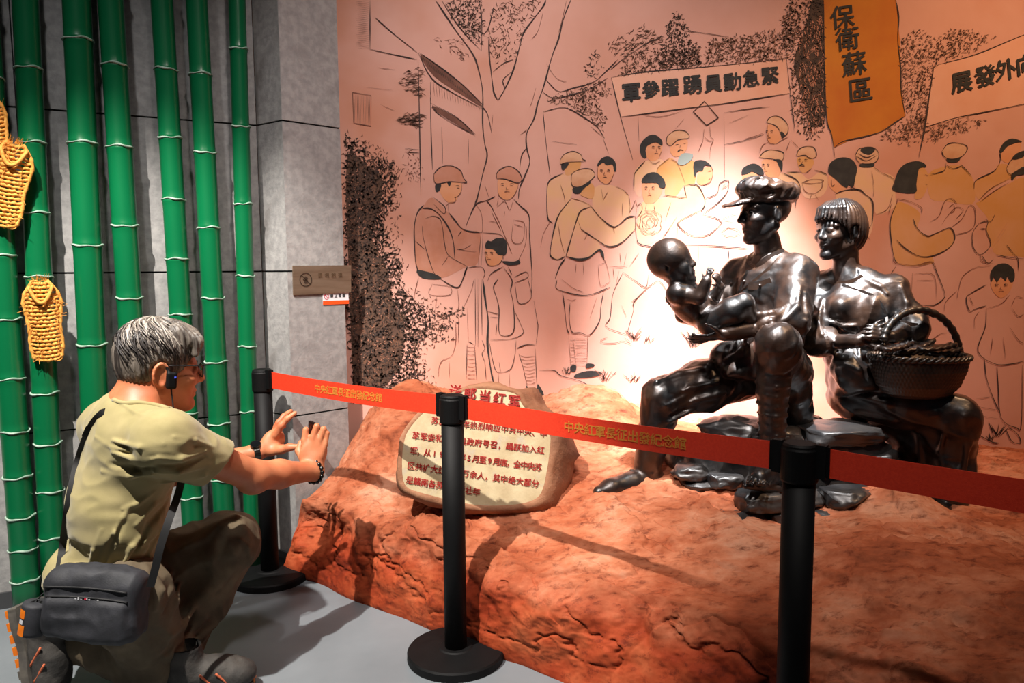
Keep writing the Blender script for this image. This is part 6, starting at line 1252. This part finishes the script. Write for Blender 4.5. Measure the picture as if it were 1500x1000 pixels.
# ---- trousers
g = SDF(np.array([at(60, 0, 2.0)[0] - 0.03, 1.62, 0.0]), np.array([at(380, 0, 2.2)[0] + 0.03, 2.34, 0.52]), 0.0042)
g.ell(PV, (0.120, 0.158, 0.115), RB, 0.04); g.cone(HL, KL, 0.105, 0.078, 0.04); g.ball(KL, 0.080, 0.03); g.cone(KL + [0, 0, -0.01], at(294, 880, 2.07), 0.078, 0.072, 0.03); g.cone(at(294, 880, 2.07), AL + [0.0, 0, 0.01], 0.072, 0.062, 0.03)
g.cone(at(230, 880, 2.0), at(270, 885, 2.04), 0.08, 0.065, 0.05)
g.cone(HR, KR + [0, 0, 0.02], 0.100, 0.074, 0.04); g.cone(KR + [0, 0, 0.02], AR + (KR - AR) * 0.18 + [0, 0, 0.01], 0.072, 0.056, 0.03)
g.cut(AL + [-0.01, 0, -0.045], (-0.35, 0, -1), 0.004, lo=AL - 0.14, hi=AL + [0.14, 0.14, 0.05]); g.cut((0, 0, 0.004), (0, 0, -1), 0.004)
g.cloth((0.75, 0.4, 0.5), 0.0085, 13, 0.22, seed=2.2); g.cloth((-0.4, 0, 1), 0.006, 19, 0.25, seed=12.0)
for pts, r in (([(228, 845), (236, 865), (228, 890)], .009), ([(250, 838), (248, 865), (238, 890)], .009), ([(262, 855), (258, 880), (248, 905)], .008), ([(300, 905), (275, 930), (255, 945)], .011), ([(315, 915), (285, 938), (250, 955)], .011), ([(290, 950), (262, 960), (240, 962)], .010), ([(285, 890), (268, 915), (252, 930)], .009), ([(352, 790), (362, 800), (366, 815)], .006), ([(320, 770), (300, 790), (270, 800)], .007), ([(345, 830), (320, 860), (290, 880)], .008)): g.ridge(pts, r, 0.010, y0=1.64)
tr = g.build('trousers', M_trous, MAN); tr['label'] = 'baggy khaki trousers, mostly in shadow'

# ---- shoes
def shoe(name_lab, heel, toe, up, ankle, width, soleface=False):
    d = unit(toe - heel); L = np.linalg.norm(toe - heel); n = unit(up - d * np.dot(up, d)); sd = np.cross(d, n); R3 = np.stack([d, sd, n])
    P = lambda a, b_, c: heel + d * a * L + sd * b_ * width + n * c * width
    lo = np.minimum(np.minimum(heel, toe), ankle) - 0.09; hi = np.maximum(np.maximum(heel, toe), ankle) + 0.09
    q = SDF(lo, hi, 0.0036)
    q.ell(P(0.20, 0, 0.62), (L * 0.22, width * 0.46, width * 0.62), R3, 0.02); q.ell(P(0.55, 0, 0.50), (L * 0.30, width * 0.50, width * 0.48), R3, 0.03); q.ell(P(0.82, 0, 0.42), (L * 0.20, width * 0.50, width * 0.36), R3, 0.03)
    q.cone(P(0.24, 0, 0.8), P(0.26, 0, 1.25), width * 0.44, width * 0.42, 0.02); q.cone(P(0.24, 0, 1.20), P(0.25, 0, 1.7), width * 0.34, width * 0.34, 0.004, True)
    q.cut(P(0, 0, 0.12), -n, 0.003); q.disp(lambda x, y, z: 0.0016 * fbm(x * 60, y * 60, z * 60, 2))
    up_ = q.build('shoe', M_shoe, MAN); up_['label'] = name_lab
    mb = MB(); prof = [(0.0, .36), (0.04, .44), (0.2, .47), (0.45, .42), (0.7, .52), (0.85, .50), (0.95, .36), (1.0, .12)]
    ring = [(a, b_) for a, b_ in prof] + [(a, -b_) for a, b_ in prof[::-1]]; ring = densify(ring, 3); m_ = len(ring)
    V = [P(a, b_, 0.0) for a, b_ in ring] + [P(a, b_ * 1.04, 0.24) for a, b_ in ring]; mb.add(V, [tuple(range(m_)), tuple(range(2 * m_ - 1, m_ - 1, -1))] + [(i, m_ + i, m_ + (i + 1) % m_, (i + 1) % m_) for i in range(m_)]); mb.build('sole', M_sole, up_)
    for a in np.linspace(0.06, 0.94, 8):      # tread lugs
        for e in (-0.26, 0.26):
            hw = 0.15 if 0.1 < a < 0.9 else 0.11; mb = MB(); mb.box(P(a, e, -0.07), (L * 0.042, width * hw, width * 0.075), R3.T); mb.build('tread_lug', M_oran if a < 0.62 else M_sole, up_)
    for a in (0.36, 0.44, 0.52, 0.60):
        mb = MB(); mb.tube([P(a, x, 0.86 - (a - 0.36) * 0.5 + 0.10 * (1 - (x / 0.3) ** 2)) for x in np.linspace(-0.30, 0.30, 9)], 0.0024, 6); mb.build('lace', M_strap, up_, True)
    for e in (-1, 1):
        for a0 in (0.45, 0.62):
            mb = MB(); pts = [P(a0 + k * 0.16, e * (0.47 - 0.03 * k), 0.30 + 0.42 * (1 - k)) for k in np.linspace(0, 1, 8)]
            pts = [p for p in pts]; mb.tube([p + sd * e * 0.003 for p in pts], 0.003, 6); mb.build('orange_stripe', M_lace, up_, True)
    mb = MB(); mb.box(P(0.985, 0, 0.30), (L * 0.02, width * 0.16, width * 0.12), R3.T); mb.build('toe_cap', M_oran, up_)
    return up_
hl = atz(238, 1018, 0.008); tl = atz(374, 1004, 0.008)
shoe('left trail shoe planted flat on the floor', hl, tl, np.array([0, 0, 1.0]), AL, 0.098)
rt = atz(46, 1032, 0.012); rh = at(30, 884, 1.86)
shoe('right trail shoe standing on its toes, orange lugs on the sole', rh, rt + np.array([0.03, 0.0, 0.02]), unit((0.93, -0.10, 0.20)), AR, 0.100)

# ---- glasses, earpiece, watch, bracelet
mb = MB()
for e in (-1, 1): mb.tube([Hm(0.104, 0.060 * e, 0.004), Hm(0.080, 0.075 * e, 0.006), Hm(0.02, 0.083 * e, 0.006), Hm(-0.012, 0.083 * e, 0.004), Hm(-0.024, 0.080 * e, -0.012)], 0.0016, 6)
for e in (-1, 1): mb.tube([Hm(0.110 - 0.008 * abs(math.cos(a)), e * (0.033 + 0.026 * math.cos(a)), -0.010 + 0.020 * math.sin(a)) for a in np.linspace(0, 2 * math.pi, 28, endpoint=False)], 0.0013, 6, closed=True)
mb.tube([Hm(0.112, -0.010, 0.002), Hm(0.114, 0, 0.005), Hm(0.112, 0.010, 0.002)], 0.0014, 6)
gl = mb.build('glasses', M_strap, MAN); gl['label'] = 'thin dark rimmed glasses'
for e in (-1, 1):
    ring = [Hm(0.110 - 0.008 * abs(math.cos(a)), e * (0.033 + 0.025 * math.cos(a)), -0.010 + 0.019 * math.sin(a)) for a in np.linspace(0, 2 * math.pi, 24, endpoint=False)]
    V = ring + [p + Rm[0] * 0.001 for p in ring]; mk('lens', V, [tuple(range(24)), tuple(range(47, 23, -1))] + [(i, 24 + i, 24 + (i + 1) % 24, (i + 1) % 24) for i in range(24)], M_lens, gl)
ea = Hm(0.014, -0.090, -0.034); q = SDF(ea - 0.05, ea + 0.05, 0.002)
q.box(ea, (0.013, 0.008, 0.022), np.stack([Rm[0], Rm[1], Rm[2]]), 0.006, 0.003); q.cone(ea + Rm[2] * 0.02 - Rm[0] * 0.006, ea + Rm[2] * 0.036 - Rm[0] * 0.014 + Rm[1] * 0.006, 0.004, 0.004, 0.004)
ep = q.build('earpiece', M_blackp, MAN); ep['label'] = 'black tour guide receiver hooked over the ear'
mb = MB(); mb.box(ea - Rm[1] * 0.0085 + Rm[0] * 0.007 + Rm[2] * 0.009, (0.0022, 0.001, 0.0022), Rm.T); mb.build('blue_indicator', M_blue, ep)
cp = [ea - Rm[2] * 0.02, ea - Rm[2] * 0.045 + Rm[0] * 0.004, at(254, 598, 1.90), at(253, 612, 1.88), at(246, 624, 1.87)]; mb = MB(); mb.tube(cp, 0.0018, 6); mb.build('cord', M_strap, ep, True)
def band_pts(c, d, r, n=30): d = unit(d); a = unit(np.cross(d, [0, 0, 1.0])); b_ = np.cross(d, a); return [c + r * (math.cos(t_) * a + math.sin(t_) * b_) for t_ in np.linspace(0, 2 * math.pi, n, endpoint=False)], a, b_
wc_ = WL + (EL - WL) * 0.02 + np.array([0.004, 0, 0]); ax = unit(WL - EL); pr, a_, b_ = band_pts(wc_, ax, 0.0285, 22)
wt = empty_w = None
mb = MB()
for i, p in enumerate(pr):
    o = unit(p - wc_); tg_ = np.cross(ax, o); mb.box(p, (0.0088, 0.0036, 0.0020), np.stack([ax, tg_, o], 1))
wt = mb.build('wristwatch', M_steel, MAN); wt['label'] = 'dark steel wristwatch on the left wrist'
o = unit(np.array([-0.1, -0.55, 0.8]) - ax * np.dot([-0.1, -0.55, 0.8], ax)); mb = MB(); tg_ = np.cross(ax, o)
mb.tube([wc_ + o * 0.028, wc_ + o * 0.037], [0.0165, 0.0165], 24); mb.build('watch_case', M_steel, wt)
mb = MB(); mb.tube([wc_ + o * 0.0372, wc_ + o * 0.0378], [0.0145, 0.0145], 24); mb.build('watch_dial', M_screen, wt)
bc_ = WR + (ER - WR) * 0.03; bx = unit(WR - ER + np.array([-0.04, 0, 0.05])); pr, _, _ = band_pts(bc_, bx, 0.0345, 17)
brc = empty_b = None
mb = MB(); mb.tube(pr, 0.0015, 5, closed=True); brc = mb.build('bracelet', M_strap, MAN); brc['label'] = 'black bead bracelet on the right wrist'
bead_me = None
for p in pr:
    if bead_me is None:
        bm = bmesh.new(); bmesh.ops.create_uvsphere(bm, u_segments=14, v_segments=9, radius=0.0066); bead_me = bpy.data.meshes.new('bead'); bm.to_mesh(bead_me); bm.free()
    mko('bead', bead_me, p, M_bead, brc, True)

# ================================================================== phone
pc = at(459, 654, 2.262); pd = unit((0.80, 0.58, -0.06)); pxv = unit(np.cross(pd, [0, 0, 1.0])); pzv = np.cross(pxv, pd); R3 = np.stack([pxv, pd, pzv], 1)
phn = empty('phone', pc - pzv * 0.075); tag(phn, 'dark smartphone held upright in the kneeling man\'s hand', 'phone')
mb = MB(); mb.box(pc, (0.036, 0.004, 0.075), R3); mb.build('case', M_blackp, phn)
mb = MB(); mb.box(pc - pd * 0.0043, (0.033, 0.0006, 0.070), R3); mb.build('screen', M_screen, phn)
mb = MB(); mb.box(pc + pd * 0.0048 + pzv * 0.055 + pxv * 0.018, (0.010, 0.0012, 0.012), R3); mb.build('camera_bump', M_screen, phn)

# ================================================================== shoulder bag
bgc = at(142, 884, 1.735); bx_ = unit(np.array([0.94, 0.02, -0.09])); bn_ = unit(np.array([0.0, -1.0, 0.10])); bn_ = unit(bn_ - bx_ * bn_.dot(bx_)); bz_ = np.cross(bx_, -bn_) 
if bz_[2] < 0: bz_ = -bz_
R3 = np.stack([bx_, bn_, bz_]); Bp = lambda a, b_, c: bgc + bx_ * a + bn_ * b_ + bz_ * c
BAG = empty('shoulder_bag', Bp(0, 0, -0.085)); tag(BAG, 'dark grey nylon shoulder bag hanging at the man\'s hip', 'bag')
q = SDF(bgc - 0.19, bgc + 0.19, 0.0034)
q.box(Bp(0, 0, 0.0), (0.112, 0.046, 0.080), R3, 0.028, 0.02); q.box(Bp(-0.004, 0.012, -0.022), (0.100, 0.046, 0.054), R3, 0.022, 0.006); q.ell(Bp(0, 0, 0.055), (0.098, 0.044, 0.036), R3, 0.03)
q.cloth((0.9, 0.0, 0.2), 0.005, 16, 0.3, seed=3.0); q.cloth((0.2, 0.1, -1), 0.004, 22, 0.3, seed=9.0)
q.build('pouch', M_nylon, BAG)
for zz_, x0, x1, of in ((0.052, -0.095, 0.095, 0.046), (0.030, -0.098, 0.098, 0.0575)):
    P_ = [q.surf(*proj(Bp(x, 0.06, zz_ + 0.006 * math.cos(x * 14)))) for x in np.linspace(x0, x1, 22)]; P_ = [p for p in P_ if p is not None]
    mb = MB(); mb.tube([p + bn_ * 0.001 for p in P_], 0.0024, 6); mb.build('zip', M_strap, BAG, True)
mb = MB()
for i, x in enumerate(np.linspace(0.012, 0.062, 9)):
    if i in (3, 6): continue
    pp = q.surf(*proj(Bp(x - 0.022, 0.08, 0.040))); 
    if pp is not None: mb.box(pp + bn_ * 0.0006, (0.0020, 0.0006, 0.0020 + 0.0008 * (i % 2)), R3.T)
mb.build('printed_mark', M_silver, BAG)
pp = q.surf(*proj(Bp(0.012, 0.08, 0.040))); mb = MB(); mb.box(pp + bn_ * 0.0008, (0.0024, 0.0006, 0.0022), R3.T); mb.build('red_mark', M_redink, BAG)
def ribbon(name, P, w_, m, parent, face):
    P = np.array(P); T = np.gradient(P, axis=0); A = []; B = []
    for p, tt, f in zip(P, T, face): wv = unit(np.cross(tt, f)) * w_ / 2; A.append(p + wv); B.append(p - wv)
    A = np.array(A); B = np.array(B); fn = np.array(face) * 0.0016; mb = MB(); mb.strip(A + fn, B + fn); mb.strip(B - fn, A - fn); mb.strip(A - fn, A + fn); mb.strip(B + fn, B - fn); return mb.build(name, m, parent, True)
pts = smooth_line([(150, 604), (140, 614), (131, 628), (121, 652), (112, 682), (104, 716), (98, 752), (93, 790), (88, 826), (84, 842)], 5); P_ = []
for x, y in pts:
    p = t.surf(x, y, 1.63)
    if p is not None: P_.append(EYE + (p - EYE) * (1 - 0.006 / p[1]))
P_ = np.array(P_)
for _ in range(6): P_[1:-1] = (P_[:-2] + 2 * P_[1:-1] + P_[2:]) / 4
P_ = np.concatenate([[P_[0] + (P_[0] - P_[1]) * 1.0 + [0.01, 0.03, 0.0]], P_, [Bp(-0.105, -0.01, 0.06)]]); ribbon('strap', P_, 0.017, M_strap, BAG, [unit(EYE - p) for p in P_])
mb = MB(); mb.box(P_[12], (0.018, 0.004, 0.010), np.stack([unit(P_[13] - P_[11]), unit(EYE - P_[12]), unit(np.cross(P_[13] - P_[11], EYE - P_[12]))], 1)); mb.build('strap_buckle', M_blackp, BAG)
fp_ = [at(266, 705, 1.90), at(259, 730, 1.82), at(248, 760, 1.765), at(235, 800, 1.74), at(228, 830, 1.735), at(220, 860, 1.735)]; fp_ = smooth_line(fp_, 5); ribbon('front_strap', fp_, 0.018, M_strap, BAG, [unit(EYE - p) for p in fp_])
# ================================================================== cylinder case hanging from the bag
cb = at(47, 928, 1.70); ct = at(54, 882, 1.705); ax = unit(ct - cb)
CY = empty('cylinder_case', cb); tag(CY, 'black cylindrical case with orange labels hanging behind the bag', 'case')
def cyl(c, ax, prof, n=32):
    a = unit(np.cross(ax, [0, 1.0, 0])); b_ = np.cross(ax, a); V = [c + ax * z + r * (math.cos(k * 2 * math.pi / n) * a + math.sin(k * 2 * math.pi / n) * b_) for r, z in prof for k in range(n)]; m_ = len(prof)
    return V, [(i * n + k, i * n + (k + 1) % n, (i + 1) * n + (k + 1) % n, (i + 1) * n + k) for i in range(m_ - 1) for k in range(n)] + [tuple(range(n - 1, -1, -1)), tuple(range((m_ - 1) * n, m_ * n))]
Lc = np.linalg.norm(ct - cb); V, Fc = cyl(cb, ax, [(0.024, 0), (0.029, 0.003), (0.0295, 0.01), (0.0295, Lc - 0.006), (0.028, Lc), (0.010, Lc + 0.001)]); mk('cylinder', V, Fc, M_nylon, CY, True)
a = unit(np.cross(ax, [0, 1.0, 0])); b_ = np.cross(ax, a)
va = unit((EYE - cb) - ax * np.dot(EYE - cb, ax)); vs_ = np.cross(ax, va)
for z0, z1, t0, t1, m_, nm in ((0.045, 0.066, 0.75, 1.5, M_oran, 'orange_label'), (0.004, 0.030, 0.65, 1.5, M_oran, 'orange_label'), (0.032, 0.042, 0.85, 1.3, M_silver, 'silver_label')):
    sg = -1 if np.dot(vs_, [1, 0, 0]) > 0 else 1; mb = MB(); ts = np.linspace(t0, t1, 10); mb.strip([cb + ax * z0 + 0.0302 * (math.cos(q_) * va + sg * math.sin(q_) * vs_) for q_ in ts], [cb + ax * z1 + 0.0302 * (math.cos(q_) * va + sg * math.sin(q_) * vs_) for q_ in ts]); mb.build(nm, m_, CY, True)
mb = MB(); mb.tube([ct + ax * 0.002, ct + ax * 0.016 + [0.006, 0, 0], ct + ax * 0.03 + [0.02, 0.004, 0], Bp(-0.10, 0.0, 0.05)], 0.0016, 6); mb.tube([ct + [-0.012, -0.006, 0.002], ct + ax * 0.008, ct + [0.014, -0.004, 0.004]], 0.002, 6); mb.build('hanging_cord', M_strap, CY, True)
